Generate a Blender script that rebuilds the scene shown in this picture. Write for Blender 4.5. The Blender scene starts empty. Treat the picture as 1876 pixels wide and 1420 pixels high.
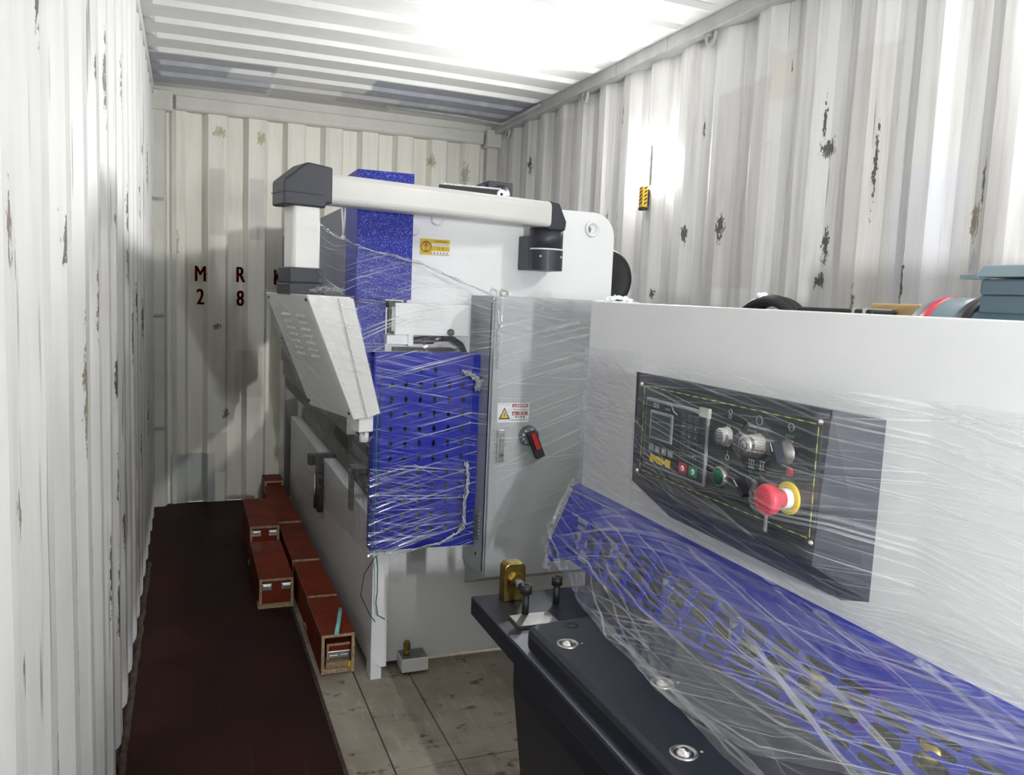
import bpy, bmesh, math, random
from mathutils import Vector, Matrix, noise

random.seed(7)
sc = bpy.context.scene
COL = sc.collection

# ---------------------------------------------------------------- camera, world, exposure
cam_d = bpy.data.cameras.new('camera'); cam = bpy.data.objects.new('camera', cam_d); COL.objects.link(cam)
cam_d.sensor_width = 36.0; cam_d.lens = 1505.9 / 1876 * 36.0; cam_d.clip_start = 0.02
RGT = Vector((0.930058, -0.364911, 0.042813)); DWN = Vector((-0.000488, -0.117753, -0.993043)); FWD = Vector((0.367413, 0.923566, -0.109695))
m = Matrix(((RGT.x, -DWN.x, -FWD.x, 0.2009), (RGT.y, -DWN.y, -FWD.y, 0.0), (RGT.z, -DWN.z, -FWD.z, 1.5050), (0, 0, 0, 1)))
cam.matrix_world = m
sc.camera = cam
W = bpy.data.worlds.new('World'); sc.world = W; W.use_nodes = True
W.node_tree.nodes['Background'].inputs[0].default_value = (1.0, 0.97, 0.92, 1)
W.node_tree.nodes['Background'].inputs[1].default_value = 0.25
LAMP_A, LAMP_B, LAMP_C = 1150.0, 430.0, 2450.0         # emission of the three LED work lights
vs = sc.view_settings
vs.view_transform = 'Standard'; vs.look = 'None'; vs.gamma = 1.0; vs.use_curve_mapping = False
vs.exposure = 0.56
cy = sc.cycles; cy.use_adaptive_sampling = True; cy.adaptive_threshold = 0.12; cy.adaptive_min_samples = 16
cy.max_bounces = 5; cy.diffuse_bounces = 3; cy.glossy_bounces = 2; cy.transmission_bounces = 2; cy.transparent_max_bounces = 12
cy.caustics_reflective = False; cy.caustics_refractive = False

# ---------------------------------------------------------------- materials
def lin(c):
    if isinstance(c, str):
        c = [int(c[i:i+2], 16) / 255 for i in (0, 2, 4)]
        c = [x / 12.92 if x <= .04045 else ((x + .055) / 1.055) ** 2.4 for x in c]
    return tuple(c[:3]) + (1.0,)

class NT:
    def __init__(s, name):
        s.m = bpy.data.materials.new(name); s.m.use_nodes = True
        s.t = s.m.node_tree; s.n = s.t.nodes; s.l = s.t.links
        s.b = s.n['Principled BSDF']; s.out = s.n['Material Output']
    def node(s, typ, **kw):
        n = s.n.new(typ)
        for k, v in kw.items(): setattr(n, k, v)
        return n
    def put(s, sock, v):
        if isinstance(v, bpy.types.NodeSocket): s.l.new(v, sock)
        else: sock.default_value = v
    def math(s, op, a, b=0.0, clamp=False):
        n = s.node('ShaderNodeMath', operation=op, use_clamp=clamp); s.put(n.inputs[0], a); s.put(n.inputs[1], b); return n.outputs[0]
    def vmath(s, op, a, b=(0, 0, 0)):
        n = s.node('ShaderNodeVectorMath', operation=op); s.put(n.inputs[0], a); s.put(n.inputs[1], b); return n.outputs[0]
    def mix(s, f, a, b):
        n = s.node('ShaderNodeMix', data_type='RGBA'); s.put(n.inputs[0], f); s.put(n.inputs[6], a); s.put(n.inputs[7], b); return n.outputs[2]
    def noise(s, vec, scale=5.0, detail=3.0, rough=.55):
        n = s.node('ShaderNodeTexNoise'); s.l.new(vec, n.inputs['Vector']); n.inputs['Scale'].default_value = scale
        n.inputs['Detail'].default_value = detail; n.inputs['Roughness'].default_value = rough; return n.outputs[0]
    def ramp(s, f, a, b):
        n = s.node('ShaderNodeMapRange', interpolation_type='SMOOTHSTEP'); s.put(n.inputs[0], f); n.inputs[1].default_value = a; n.inputs[2].default_value = b; return n.outputs[0]
    def pos(s, scale=(1, 1, 1)):
        g = s.node('ShaderNodeNewGeometry'); return s.vmath('MULTIPLY', g.outputs['Position'], scale)
    def bump(s, h, strength=.2, dist=.005):
        n = s.node('ShaderNodeBump'); n.inputs['Strength'].default_value = strength; n.inputs['Distance'].default_value = dist
        s.l.new(h, n.inputs['Height']); s.l.new(n.outputs[0], s.b.inputs['Normal'])
    def boxmask(s, p, c, h, soft=.15):
        d = s.vmath('DIVIDE', s.vmath('ABSOLUTE', s.vmath('SUBTRACT', p, c)), h)
        x = s.node('ShaderNodeSeparateXYZ'); s.l.new(d, x.inputs[0])
        mx = s.math('MAXIMUM', s.math('MAXIMUM', x.outputs[0], x.outputs[1]), x.outputs[2])
        return s.ramp(mx, 1 + soft, 1 - soft)

MATS = {}
def mat(name, col, rough=.5, metal=0.0, var=.06, vscale=6.0, bump=0.0, bscale=200.0, spec=.5, coat=0.0):
    k = NT(name); c = lin(col)
    if var:
        n = k.noise(k.pos(), vscale, 4)
        d = tuple(x * (1 - var * 2) for x in c[:3]) + (1,)
        k.l.new(k.mix(k.ramp(n, .3, .7), d, c), k.b.inputs['Base Color'])
    else: k.b.inputs['Base Color'].default_value = c
    k.b.inputs['Roughness'].default_value = rough; k.b.inputs['Metallic'].default_value = metal
    k.b.inputs['Specular IOR Level'].default_value = spec; k.b.inputs['Coat Weight'].default_value = coat
    if bump: k.bump(k.noise(k.pos(), bscale, 2), bump, .002)
    MATS[name] = k.m; return k.m

mat('white_paint', (.85, .855, .855), .38, var=.012)
mat('pendant_white', (.78, .77, .74), .45, var=.02)
mat('arm_white', (.66, .65, .62), .34, var=.03)
mat('cabinet_grey', (.42, .44, .45), .45, var=.02)
mat('cabinet_dark', (.26, .28, .29), .5, var=.04)
mat('ram_grey', (.17, .18, .23), .42, var=.04)
mat('black_plastic', (.032, .034, .046), .45, var=.05)
mat('black_rubber', (.010, .010, .011), .55, var=.1)
mat('console_dark', (.040, .044, .060), .42, var=.03, spec=.35)
mat('console_plate', (.016, .020, .028), .32, var=.03)
mat('table_black', (.016, .019, .029), .42, var=.05, bump=.15, bscale=600, spec=.35)
mat('body_navy', (.012, .014, .022), .42, var=.05)
mat('steel', (.55, .54, .50), .32, 1.0, var=.08, vscale=30)
mat('dull_steel', (.30, .30, .29), .45, .8, var=.12, vscale=25)
mat('dark_steel', (.06, .06, .055), .5, .5, var=.2, vscale=20)
mat('chrome', (.80, .79, .76), .12, 1.0, var=0)
mat('brass', (.42, .30, .08), .32, 1.0, var=.2, vscale=60)
mat('blue_guard', (.008, .020, .36), .38, var=.03, spec=.3)
mat('red_plastic', (.66, .035, .075), .42, var=.03)
mat('switch_red', (.55, .02, .015), .45, var=0)
mat('green_plastic', (.012, .11, .055), .4, var=0)
mat('green_key', (.02, .22, .11), .4, var=0)
mat('red_key', (.45, .03, .06), .4, var=0)
mat('yellow', (.78, .58, .015), .45, var=.03)
mat('yellow_label', (.72, .47, .012), .5, var=.04, vscale=60)
mat('label_white', (.82, .82, .82), .5, var=0)
mat('label_red', (.36, .008, .012), .5, var=0)
mat('label_black', (.008, .008, .008), .5, var=0)
mat('label_grey', (.35, .36, .37), .5, var=0)
mat('label_blue', (.35, .5, .55), .5, var=0)
mat('screen', (.055, .075, .085), .16, var=.03)
mat('frame_grey', (.26, .28, .30), .4, var=0)
mat('print_light', (.58, .60, .62), .5, var=0)
mat('print_green', (.07, .22, .10), .5, var=0)
mat('print_dim', (.22, .25, .27), .5, var=0)
mat('tag_cream', (.42, .44, .34), .5, var=0)
mat('dash_yellow', (.62, .62, .10), .5, var=0)
mat('ply_edge', (.48, .35, .21), .7, var=.25, vscale=90)
mat('red_film', (.21, .030, .012), .55, var=.18, vscale=9, spec=.15)
mat('latch_metal', (.62, .64, .62), .22, .9, var=.05)
mat('cyan_strip', (.28, .66, .62), .4, var=.04)
mat('motor_teal', (.070, .108, .130), .38, var=.04)
mat('motor_light', (.14, .19, .215), .36, var=.03)
mat('rope_film', (.62, .66, .68), .2, var=.2, vscale=40)
mat('kraft', (.52, .36, .16), .6, var=.1, vscale=20)
mat('red_stencil', (.50, .045, .050), .7, var=.25, vscale=30)
mat('wire_green', (.03, .16, .15), .4, var=0)
mat('plastic_bag', (.85, .86, .88), .25, var=.05)
mat('lamp_yellow', (.80, .52, .03), .4, var=.03)
mat('caulk', (.085, .055, .040), .8, var=.3, vscale=25)
def tex_blue():
    k = NT('blue_textured'); n = k.noise(k.pos(), 240, 1.5); n2 = n
    k.l.new(k.mix(k.ramp(n, .54, .68), lin((.009, .018, .29)), lin((.15, .19, .58))), k.b.inputs['Base Color'])
    k.b.inputs['Roughness'].default_value = .42; k.b.inputs['Specular IOR Level'].default_value = .25; k.bump(n2, .4, .002); MATS['blue_textured'] = k.m
tex_blue()
def emis(name, col, s):
    k = NT(name); k.b.inputs['Emission Color'].default_value = lin(col); k.b.inputs['Emission Strength'].default_value = s
    k.b.inputs['Base Color'].default_value = (.9, .9, .9, 1); MATS[name] = k.m
emis('led_a', (.98, .99, 1.0), LAMP_A); emis('led_b', (.98, .99, 1.0), LAMP_B); emis('led_c', (.95, .98, 1.0), LAMP_C); emis('led_side', (.98, .99, 1.0), LAMP_A * .07)

olive = (.20, .18, .10); dk = (.045, .042, .038); rust = (.15, .11, .07)
def wall_mat(name, dirt, streak=.5, scratch=.68):
    """painted steel: paint colour and paint damage come from the sheet itself (attributes tint, chip), streaky grime from noise"""
    k = NT(name)
    ti = k.node('ShaderNodeAttribute', attribute_name='tint'); ch = k.node('ShaderNodeAttribute', attribute_name='chip')
    st = k.noise(k.pos((14, 14, .9)), 1.0, 4, .62)
    col = k.mix(k.math('MULTIPLY', k.ramp(st, .42, .72), streak), ti.outputs['Color'], lin(dirt))
    sn = k.noise(k.pos((46, 46, 1.3)), 1.0, 2, .5)
    col = k.mix(k.math('MULTIPLY', k.ramp(sn, scratch, scratch + .06), .7), col, lin((.12, .10, .085)))
    fine = k.noise(k.pos((95, 95, 34)), 1.0, 3, .7)
    f = k.ramp(k.math('ADD', ch.outputs['Alpha'], k.math('MULTIPLY', k.math('SUBTRACT', fine, .5), 2.2)), .40, .56)
    col = k.mix(k.math('MULTIPLY', f, k.math('MULTIPLY', k.math('GREATER_THAN', ch.outputs['Alpha'], .02), .92)), col, ch.outputs['Color'])
    k.l.new(col, k.b.inputs['Base Color']); k.b.inputs['Roughness'].default_value = .48
    MATS[name] = k.m
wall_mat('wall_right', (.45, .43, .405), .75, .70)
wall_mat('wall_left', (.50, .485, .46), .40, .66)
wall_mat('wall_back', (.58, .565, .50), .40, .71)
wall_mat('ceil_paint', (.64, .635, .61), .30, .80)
mat('rail_paint', (.56, .56, .55), .5, var=.12, vscale=5)
mat('rail_white', (.72, .715, .69), .5, var=.08, vscale=5)
mat('post_paint', (.70, .69, .63), .5, var=.06, vscale=5)
# paint damage: (h0, z0, half width, half height, colour); touch-up paint: (h0, z0, half width, half height, colour, amount)
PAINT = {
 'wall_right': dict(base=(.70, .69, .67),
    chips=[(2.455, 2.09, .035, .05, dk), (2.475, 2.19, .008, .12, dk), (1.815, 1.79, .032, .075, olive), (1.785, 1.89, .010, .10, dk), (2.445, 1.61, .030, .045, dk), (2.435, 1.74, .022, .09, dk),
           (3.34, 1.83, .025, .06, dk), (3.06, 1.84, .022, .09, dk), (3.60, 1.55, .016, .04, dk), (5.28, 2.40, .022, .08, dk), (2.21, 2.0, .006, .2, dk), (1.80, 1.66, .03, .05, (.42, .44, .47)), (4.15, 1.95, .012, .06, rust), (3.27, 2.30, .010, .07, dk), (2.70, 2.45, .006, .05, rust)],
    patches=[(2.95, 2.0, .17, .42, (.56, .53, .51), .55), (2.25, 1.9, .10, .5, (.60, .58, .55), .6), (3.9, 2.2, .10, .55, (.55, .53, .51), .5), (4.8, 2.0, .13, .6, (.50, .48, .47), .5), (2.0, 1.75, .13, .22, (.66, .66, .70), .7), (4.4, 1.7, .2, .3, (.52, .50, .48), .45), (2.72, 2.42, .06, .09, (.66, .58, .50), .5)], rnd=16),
 'wall_left': dict(base=(.72, .712, .69),
    chips=[(1.17, 1.56, .016, .08, rust), (1.34, 1.62, .016, .05, dk), (1.90, 1.86, .012, .06, dk), (1.19, 1.20, .014, .05, olive), (1.55, 1.27, .014, .07, olive), (1.20, .98, .014, .05, olive), (1.50, .93, .012, .06, olive)],
    patches=[(3.4, .5, .5, .4, (.62, .60, .58), .4)], rnd=80),
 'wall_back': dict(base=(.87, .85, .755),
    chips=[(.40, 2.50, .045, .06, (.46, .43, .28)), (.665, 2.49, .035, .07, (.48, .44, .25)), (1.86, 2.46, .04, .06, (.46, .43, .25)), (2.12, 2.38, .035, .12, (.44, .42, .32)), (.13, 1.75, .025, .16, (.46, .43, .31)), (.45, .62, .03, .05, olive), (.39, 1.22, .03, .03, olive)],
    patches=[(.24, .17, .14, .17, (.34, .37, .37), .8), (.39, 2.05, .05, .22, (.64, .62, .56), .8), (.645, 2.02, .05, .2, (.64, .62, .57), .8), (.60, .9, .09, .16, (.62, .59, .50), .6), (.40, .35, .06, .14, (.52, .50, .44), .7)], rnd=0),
 'ceiling': dict(base=(.76, .755, .73),
    chips=[(.93, 5.60, .16, .05, (.26, .24, .22)), (.60, 5.34, .06, .016, (.14, .14, .15)), (1.25, 5.06, .02, .04, (.25, .22, .16)), (.80, 5.62, .05, .02, (.2, .19, .18))],
    patches=[(.26, 5.44, .42, .36, (.38, .40, .44), .92), (.62, 5.36, .19, .13, (.72, .73, .74), .95), (1.92, 5.40, .66, .36, (.31, .325, .38), .94), (1.62, 5.62, .5, .17, (.33, .34, .38), .92), (1.10, 5.70, .4, .2, (.50, .48, .45), .6)], rnd=0),
}
def paint(me, name, hz):
    """write the sheet's paint colour and paint damage as attributes; hz(co) gives the two coordinates on the sheet"""
    d = PAINT[name]; rr = random.Random(len(name)); ch = list(d['chips'])
    for i in range(d['rnd']):
        h = rr.uniform(.8, 5.6) if name != 'wall_back' else rr.uniform(.1, 2.2); h = (D - .02) - round((D - .02 - h) / .278) * .278 - rr.choice((.0, .072)) + rr.uniform(-.004, .004) if name != 'wall_back' else h
        if name == 'wall_right' and 3.4 < h < 3.95: continue
        ch.append((h, rr.uniform(.3, 2.2) if name == 'wall_left' else rr.uniform(1.2, 2.5), rr.uniform(.006, .014), rr.uniform(.04, .20), rr.choice((dk, dk, dk, rust, olive))))
    t = me.attributes.new('tint', 'FLOAT_COLOR', 'POINT'); c = me.attributes.new('chip', 'FLOAT_COLOR', 'POINT'); T = []; K = []
    for v in me.vertices:
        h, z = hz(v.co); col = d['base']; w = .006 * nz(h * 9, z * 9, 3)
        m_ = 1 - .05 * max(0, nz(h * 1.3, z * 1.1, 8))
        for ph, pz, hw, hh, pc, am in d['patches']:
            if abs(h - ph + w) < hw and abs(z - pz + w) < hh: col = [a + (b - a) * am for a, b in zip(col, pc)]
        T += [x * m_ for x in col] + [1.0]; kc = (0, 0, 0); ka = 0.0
        for ph, pz, hw, hh, pc in ch:
            dx = abs(h - ph) / hw; dz = abs(z - pz) / hh
            if dx < 1.5 and dz < 1.3:
                a = max(0.0, min(1.0, 1.0 - math.sqrt(dx * dx * .6 + dz * dz * .75)))
                if a > ka: ka = a; kc = pc
        K += list(kc) + [ka]
    t.data.foreach_set('color', T); c.data.foreach_set('color', K)

def floor_mats():
    k = NT('dark_ply'); P = k.pos(); n = k.noise(P, 2.2, 5); n2 = k.noise(k.pos((30, 2.5, 10)), 1, 4)
    c = k.mix(k.ramp(n, .3, .7), lin((.018, .0075, .0055)), lin((.036, .011, .008)))
    c = k.mix(k.math('MULTIPLY', k.ramp(n2, .66, .76), .3), c, lin((.09, .05, .035)))
    k.l.new(c, k.b.inputs['Base Color']); k.b.inputs['Roughness'].default_value = .62; k.b.inputs['Specular IOR Level'].default_value = .15; MATS['dark_ply'] = k.m
    k = NT('worn_ply'); P = k.pos()
    n = k.noise(P, 3.0, 5); g = k.noise(k.pos((40, 5, 10)), 1, 5, .65); g2 = k.noise(k.pos((7, 46, 10)), 1, 4, .6)
    c = k.mix(k.ramp(n, .3, .72), lin((.25, .215, .17)), lin((.42, .37, .30)))
    c = k.mix(k.math('MULTIPLY', k.ramp(g, .52, .72), .55), c, lin((.50, .46, .40)))
    c = k.mix(k.math('MULTIPLY', k.ramp(g2, .62, .74), .6), c, lin((.10, .08, .06)))
    st = k.noise(k.pos((9, 13, 5)), 1, 5, .7); c = k.mix(k.math('MULTIPLY', k.ramp(st, .57, .68), .85), c, lin((.045, .037, .03)))
    pk = k.noise(k.pos((3, 3, 3)), 1.1, 2); c = k.mix(k.math('MULTIPLY', k.ramp(pk, .58, .72), .3), c, lin((.36, .22, .19)))
    k.l.new(c, k.b.inputs['Base Color']); k.b.inputs['Roughness'].default_value = .75; MATS['worn_ply'] = k.m
floor_mats()

def film_mat(name, base=.045, amount=.5, lo=.50, hi=.68, sy=55., sx=1.3, skew=.12, gl=.10):
    """clear stretch film: thin clear plastic with white streaks for milky wrap folds and their painted highlights"""
    k = NT(name); uv = k.node('ShaderNodeUVMap'); u0 = uv.outputs[0]
    def streaks(ax, ay, sk, ph):
        s = k.node('ShaderNodeSeparateXYZ'); k.l.new(u0, s.inputs[0])
        v = k.math('ADD', s.outputs[1], k.math('MULTIPLY', s.outputs[0], sk))
        c = k.node('ShaderNodeCombineXYZ'); k.put(c.inputs[0], k.math('MULTIPLY', s.outputs[0], ax)); k.put(c.inputs[1], k.math('MULTIPLY', v, ay)); c.inputs[2].default_value = ph
        return k.noise(c.outputs[0], 1.0, 2.5, .62)
    a = streaks(sx, sy, skew, 0); b = streaks(sx * 1.7, sy * 1.9, -skew * .7, 4.3); g = k.noise(u0, 2.6, 3)
    f1 = k.ramp(a, lo, hi); f2 = k.math('MULTIPLY', k.ramp(b, lo + .02, hi + .02), .8)
    f = k.math('MULTIPLY', k.math('MAXIMUM', f1, f2), k.ramp(g, .25, .6))  # streak mask: fold haze plus highlights painted in as white
    fac = k.math('ADD', k.math('MULTIPLY', f, amount), base, True)
    b_ = k.b; b_.inputs['Base Color'].default_value = (.86, .88, .90, 1); b_.inputs['Roughness'].default_value = .22
    tr = k.node('ShaderNodeBsdfTransparent'); gs = k.node('ShaderNodeBsdfGlossy'); gs.inputs['Roughness'].default_value = .12
    m1 = k.node('ShaderNodeMixShader'); m1.inputs[0].default_value = gl; k.l.new(tr.outputs[0], m1.inputs[1]); k.l.new(gs.outputs[0], m1.inputs[2])
    m2 = k.node('ShaderNodeMixShader'); k.l.new(fac, m2.inputs[0]); k.l.new(m1.outputs[0], m2.inputs[1]); k.l.new(b_.outputs[0], m2.inputs[2])
    k.l.new(m2.outputs[0], k.out.inputs['Surface']); MATS[name] = k.m
film_mat('film_shear', .02, .34, .52, .70, 105, .7, .16, .06)
film_mat('film_panel', .006, .58, .56, .69, 115, 2.0, .25, .06)
film_mat('film_cab', .03, .34, .53, .70, 75, .9, .20)
film_mat('film_front', .06, .35, .50, .70, 50, 1.0, .10)
film_mat('film_box', .03, .40, .54, .70, 46, 1.5, .35)

# ---------------------------------------------------------------- geometry helpers
class G:
    """collects faces in world coordinates, each with its material"""
    def __init__(s): s.v = []; s.f = []; s.m = []; s.s = []; s.uv = {}; s.M = None
    def add(s, vs, fs, m, smooth=False):
        o = len(s.v); s.v += [tuple(s.M @ Vector(v)) if s.M else tuple(v) for v in vs]
        for f in fs: s.f.append([i + o for i in f]); s.m.append(m); s.s.append(smooth)
        return s
    def poly(s, pts, m): return s.add(pts, [list(range(len(pts)))], m)
    def bm(s, b, m, smooth=False):
        b.verts.index_update(); s.add([v.co[:] for v in b.verts], [[v.index for v in f.verts] for f in b.faces], m, smooth); b.free(); return s
    def box(s, lo, hi, m, bev=0.0, seg=2, faces=None):
        lo = Vector(lo); hi = Vector(hi)
        if bev:
            b = bmesh.new(); bmesh.ops.create_cube(b, size=1)
            for v in b.verts: v.co = Vector([(lo[i] + hi[i]) / 2 + v.co[i] * (hi[i] - lo[i]) for i in range(3)])
            bmesh.ops.bevel(b, geom=b.edges[:], offset=bev, segments=seg, profile=.5, affect='EDGES'); return s.bm(b, m)
        x0, y0, z0 = lo; x1, y1, z1 = hi
        V = [(x0, y0, z0), (x1, y0, z0), (x1, y1, z0), (x0, y1, z0), (x0, y0, z1), (x1, y0, z1), (x1, y1, z1), (x0, y1, z1)]
        F = {'-z': [3, 2, 1, 0], '+z': [4, 5, 6, 7], '-y': [0, 1, 5, 4], '+x': [1, 2, 6, 5], '+y': [2, 3, 7, 6], '-x': [3, 0, 4, 7]}
        for k, f in F.items(): s.add([V[i] for i in f], [[0, 1, 2, 3]], (faces or {}).get(k, m))
        return s
    def prism(s, pts, axis, a, b, m, ends=None, bev=0.0):
        """2D outline pts extruded along axis from a to b; the two other axes keep their order"""
        def P(p, t):
            q = list(p); q.insert(axis, t); return q
        n = len(pts)
        if bev:
            B = bmesh.new(); A = [B.verts.new(P(p, a)) for p in pts]; Z = [B.verts.new(P(p, b)) for p in pts]
            B.faces.new(A[::-1]); B.faces.new(Z)
            for i in range(n): B.faces.new([A[i], A[(i + 1) % n], Z[(i + 1) % n], Z[i]])
            bmesh.ops.recalc_face_normals(B, faces=B.faces[:]); bmesh.ops.bevel(B, geom=B.edges[:], offset=bev, segments=2, profile=.5, affect='EDGES'); return s.bm(B, m)
        V = [P(p, a) for p in pts] + [P(p, b) for p in pts]
        s.add(V, [[i, (i + 1) % n, (i + 1) % n + n, i + n] for i in range(n)], m)
        s.add(V[:n], [list(range(n))[::-1]], ends or m); s.add(V[n:], [list(range(n))], ends or m); return s
    def cyl(s, p0, p1, r0, m, r1=None, n=24, caps=True, smooth=True):
        p0 = Vector(p0); p1 = Vector(p1); r1 = r0 if r1 is None else r1; d = (p1 - p0).normalized()
        u = d.orthogonal().normalized(); w = d.cross(u)
        R = [(math.cos(2 * math.pi * i / n), math.sin(2 * math.pi * i / n)) for i in range(n)]
        V = [p0 + (u * a + w * b) * r0 for a, b in R] + [p1 + (u * a + w * b) * r1 for a, b in R]
        s.add(V, [[i, (i + 1) % n, (i + 1) % n + n, i + n] for i in range(n)], m, smooth)
        if caps: s.add(V[:n], [list(range(n))[::-1]], m); s.add(V[n:], [list(range(n))], m)
        return s
    def lathe(s, p0, d, prof, m, n=28):
        """prof: list of (distance along d, radius)"""
        p0 = Vector(p0); d = Vector(d).normalized(); u = d.orthogonal().normalized(); w = d.cross(u); V = []; F = []
        for t, r in prof:
            for i in range(n):
                a = 2 * math.pi * i / n; V.append(p0 + d * t + (u * math.cos(a) + w * math.sin(a)) * max(r, 1e-5))
        for j in range(len(prof) - 1):
            for i in range(n): F.append([j * n + i, j * n + (i + 1) % n, (j + 1) * n + (i + 1) % n, (j + 1) * n + i])
        return s.add(V, F, m, True)
    def tube(s, pts, r, m, n=8, closed=False):
        pts = [Vector(p) for p in pts]; N = len(pts); V = []; F = []; up = Vector((.31, .17, .93))
        for i, p in enumerate(pts):
            t = (pts[(i + 1) % N if closed else min(i + 1, N - 1)] - pts[(i - 1) % N if closed else max(i - 1, 0)]).normalized()
            a = t.cross(up).normalized(); b = t.cross(a); rr = r(i / max(N - 1, 1)) if callable(r) else r
            for k in range(n): V.append(p + (a * math.cos(2 * math.pi * k / n) + b * math.sin(2 * math.pi * k / n)) * rr)
        for i in range(N if closed else N - 1):
            for k in range(n): F.append([i * n + k, i * n + (k + 1) % n, ((i + 1) % N) * n + (k + 1) % n, ((i + 1) % N) * n + k])
        s.add(V, F, m, True)
        if not closed: s.add(V[:n], [list(range(n))], m); s.add(V[-n:], [list(range(n))[::-1]], m)
        return s
    def text(s, txt, o, xd, yd, size, m, wx=1.0, depth=.0006, bold=0.0):
        """flat lettering centred on o, reading along xd, upright along yd"""
        xd = Vector(xd).normalized(); yd = Vector(yd).normalized(); nd = xd.cross(yd)
        c = bpy.data.curves.new('lettering', 'FONT'); c.body = txt; c.size = size; c.extrude = 0; c.align_x = 'CENTER'; c.align_y = 'CENTER'; c.resolution_u = 3; c.offset = bold
        ob = bpy.data.objects.new('lettering', c); COL.objects.link(ob)
        me = bpy.data.meshes.new_from_object(ob.evaluated_get(bpy.context.evaluated_depsgraph_get()))
        o = Vector(o); s.add([o + xd * v.co.x * wx + yd * v.co.y + nd * depth for v in me.vertices], [list(p.vertices) for p in me.polygons], m)
        bpy.data.objects.remove(ob); bpy.data.curves.remove(c); bpy.data.meshes.remove(me); return s
    def holed(s, outline, holes, fr, th, m):
        """plate with real openings: 2D outline and holes, placed by fr(u, v) -> (point, normal), thickness th along the normal"""
        c = bpy.data.curves.new('plate', 'CURVE'); c.dimensions = '2D'; c.fill_mode = 'BOTH'; c.extrude = th / 2
        for pl in [outline] + holes:
            sp = c.splines.new('POLY'); sp.points.add(len(pl) - 1); sp.use_cyclic_u = True
            for p, q in zip(sp.points, pl): p.co = (q[0], q[1], 0, 1)
        ob = bpy.data.objects.new('plate', c); COL.objects.link(ob)
        me = bpy.data.meshes.new_from_object(ob.evaluated_get(bpy.context.evaluated_depsgraph_get()))
        V = []
        for v in me.vertices:
            p, n = fr(v.co.x, v.co.y); V.append(Vector(p) + Vector(n) * v.co.z)
        s.add(V, [list(p.vertices) for p in me.polygons], m)
        bpy.data.objects.remove(ob); bpy.data.curves.remove(c); bpy.data.meshes.remove(me); return s
    def grid(s, fn, nu, nv, m, uvfn=None):
        o = len(s.v); V = [fn(i / nu, j / nv) for j in range(nv + 1) for i in range(nu + 1)]
        F = [[j * (nu + 1) + i, j * (nu + 1) + i + 1, (j + 1) * (nu + 1) + i + 1, (j + 1) * (nu + 1) + i] for j in range(nv) for i in range(nu)]
        s.add(V, F, m, True)
        if uvfn:
            for j in range(nv + 1):
                for i in range(nu + 1): s.uv[o + j * (nu + 1) + i] = uvfn(i / nu, j / nv)
        return s

ORG = {}
def obj(name, g, parent=None, label=None, cat=None, group=None, kind=None, merge=False):
    me = bpy.data.meshes.new(name); org = ORG[parent.name] if parent else Vector((0, 0, 0))
    me.from_pydata([Vector(v) - org for v in g.v], [], g.f)
    names = []
    for x in g.m:
        if x not in names: names.append(x)
    for x in names: me.materials.append(MATS[x])
    me.polygons.foreach_set('material_index', [names.index(x) for x in g.m])
    me.polygons.foreach_set('use_smooth', g.s)
    if g.uv:
        l = me.uv_layers.new(name='UVMap')
        for lp in me.loops: l.data[lp.index].uv = g.uv.get(lp.vertex_index, (0, 0))
    me.validate(); me.update()
    b = bmesh.new(); b.from_mesh(me)
    if not g.uv and len(b.faces) > 1 and name not in ('wall_left', 'wall_right', 'wall_back', 'ceiling'): bmesh.ops.remove_doubles(b, verts=b.verts[:], dist=1e-6); bmesh.ops.recalc_face_normals(b, faces=b.faces[:])
    b.to_mesh(me); b.free()
    o = bpy.data.objects.new(name, me); COL.objects.link(o); ORG[o.name] = org
    if parent: o.parent = parent
    return tag(o, label, cat, group, kind)
def tag(o, label=None, cat=None, group=None, kind=None):
    for k, v in (('label', label), ('category', cat), ('group', group), ('kind', kind)):
        if v: o[k] = v
    return o
def thing(name, loc, label, cat, group=None):
    o = bpy.data.objects.new(name, None); COL.objects.link(o); o.location = loc; ORG[o.name] = Vector(loc); o.empty_display_size = .1
    return tag(o, label, cat, group)
def struct(name, g, label=None): return obj(name, g, None, label, None, None, 'structure')
def arc(cx, cy, r, a0, a1, n=8): return [(cx + r * math.cos(math.radians(a0 + (a1 - a0) * i / n)), cy + r * math.sin(math.radians(a0 + (a1 - a0) * i / n))) for i in range(n + 1)]
def nz(*p): return noise.noise(Vector(p))

# ---------------------------------------------------------------- the container
D, WX, H, Y0 = 5.95, 2.35, 2.75, -1.25
def sheet(name, prof, cols, fn, m, lab, hz):
    """a pressed steel sheet: prof x cols grid of points fn(p, c), painted"""
    n = len(cols); V = [fn(p, c) for p in prof for c in cols]
    F = [[j * n + i, (j + 1) * n + i, (j + 1) * n + i + 1, j * n + i + 1] for j in range(len(prof) - 1) for i in range(n - 1)]
    me = bpy.data.meshes.new(name); me.from_pydata(V, [], F); me.materials.append(MATS[m]); me.update(); paint(me, name, hz)
    o = bpy.data.objects.new(name, me); COL.objects.link(o); ORG[o.name] = Vector((0, 0, 0)); return tag(o, lab, None, None, 'structure')
def fill(prof, step):
    out = [prof[0]]
    for a, b in zip(prof, prof[1:]):
        k = max(1, int(math.ceil(math.hypot(b[0] - a[0], b[1] - a[1]) / step)))
        for i in range(1, k + 1): out.append((a[0] + (b[0] - a[0]) * i / k, a[1] + (b[1] - a[1]) * i / k))
    return out
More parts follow.
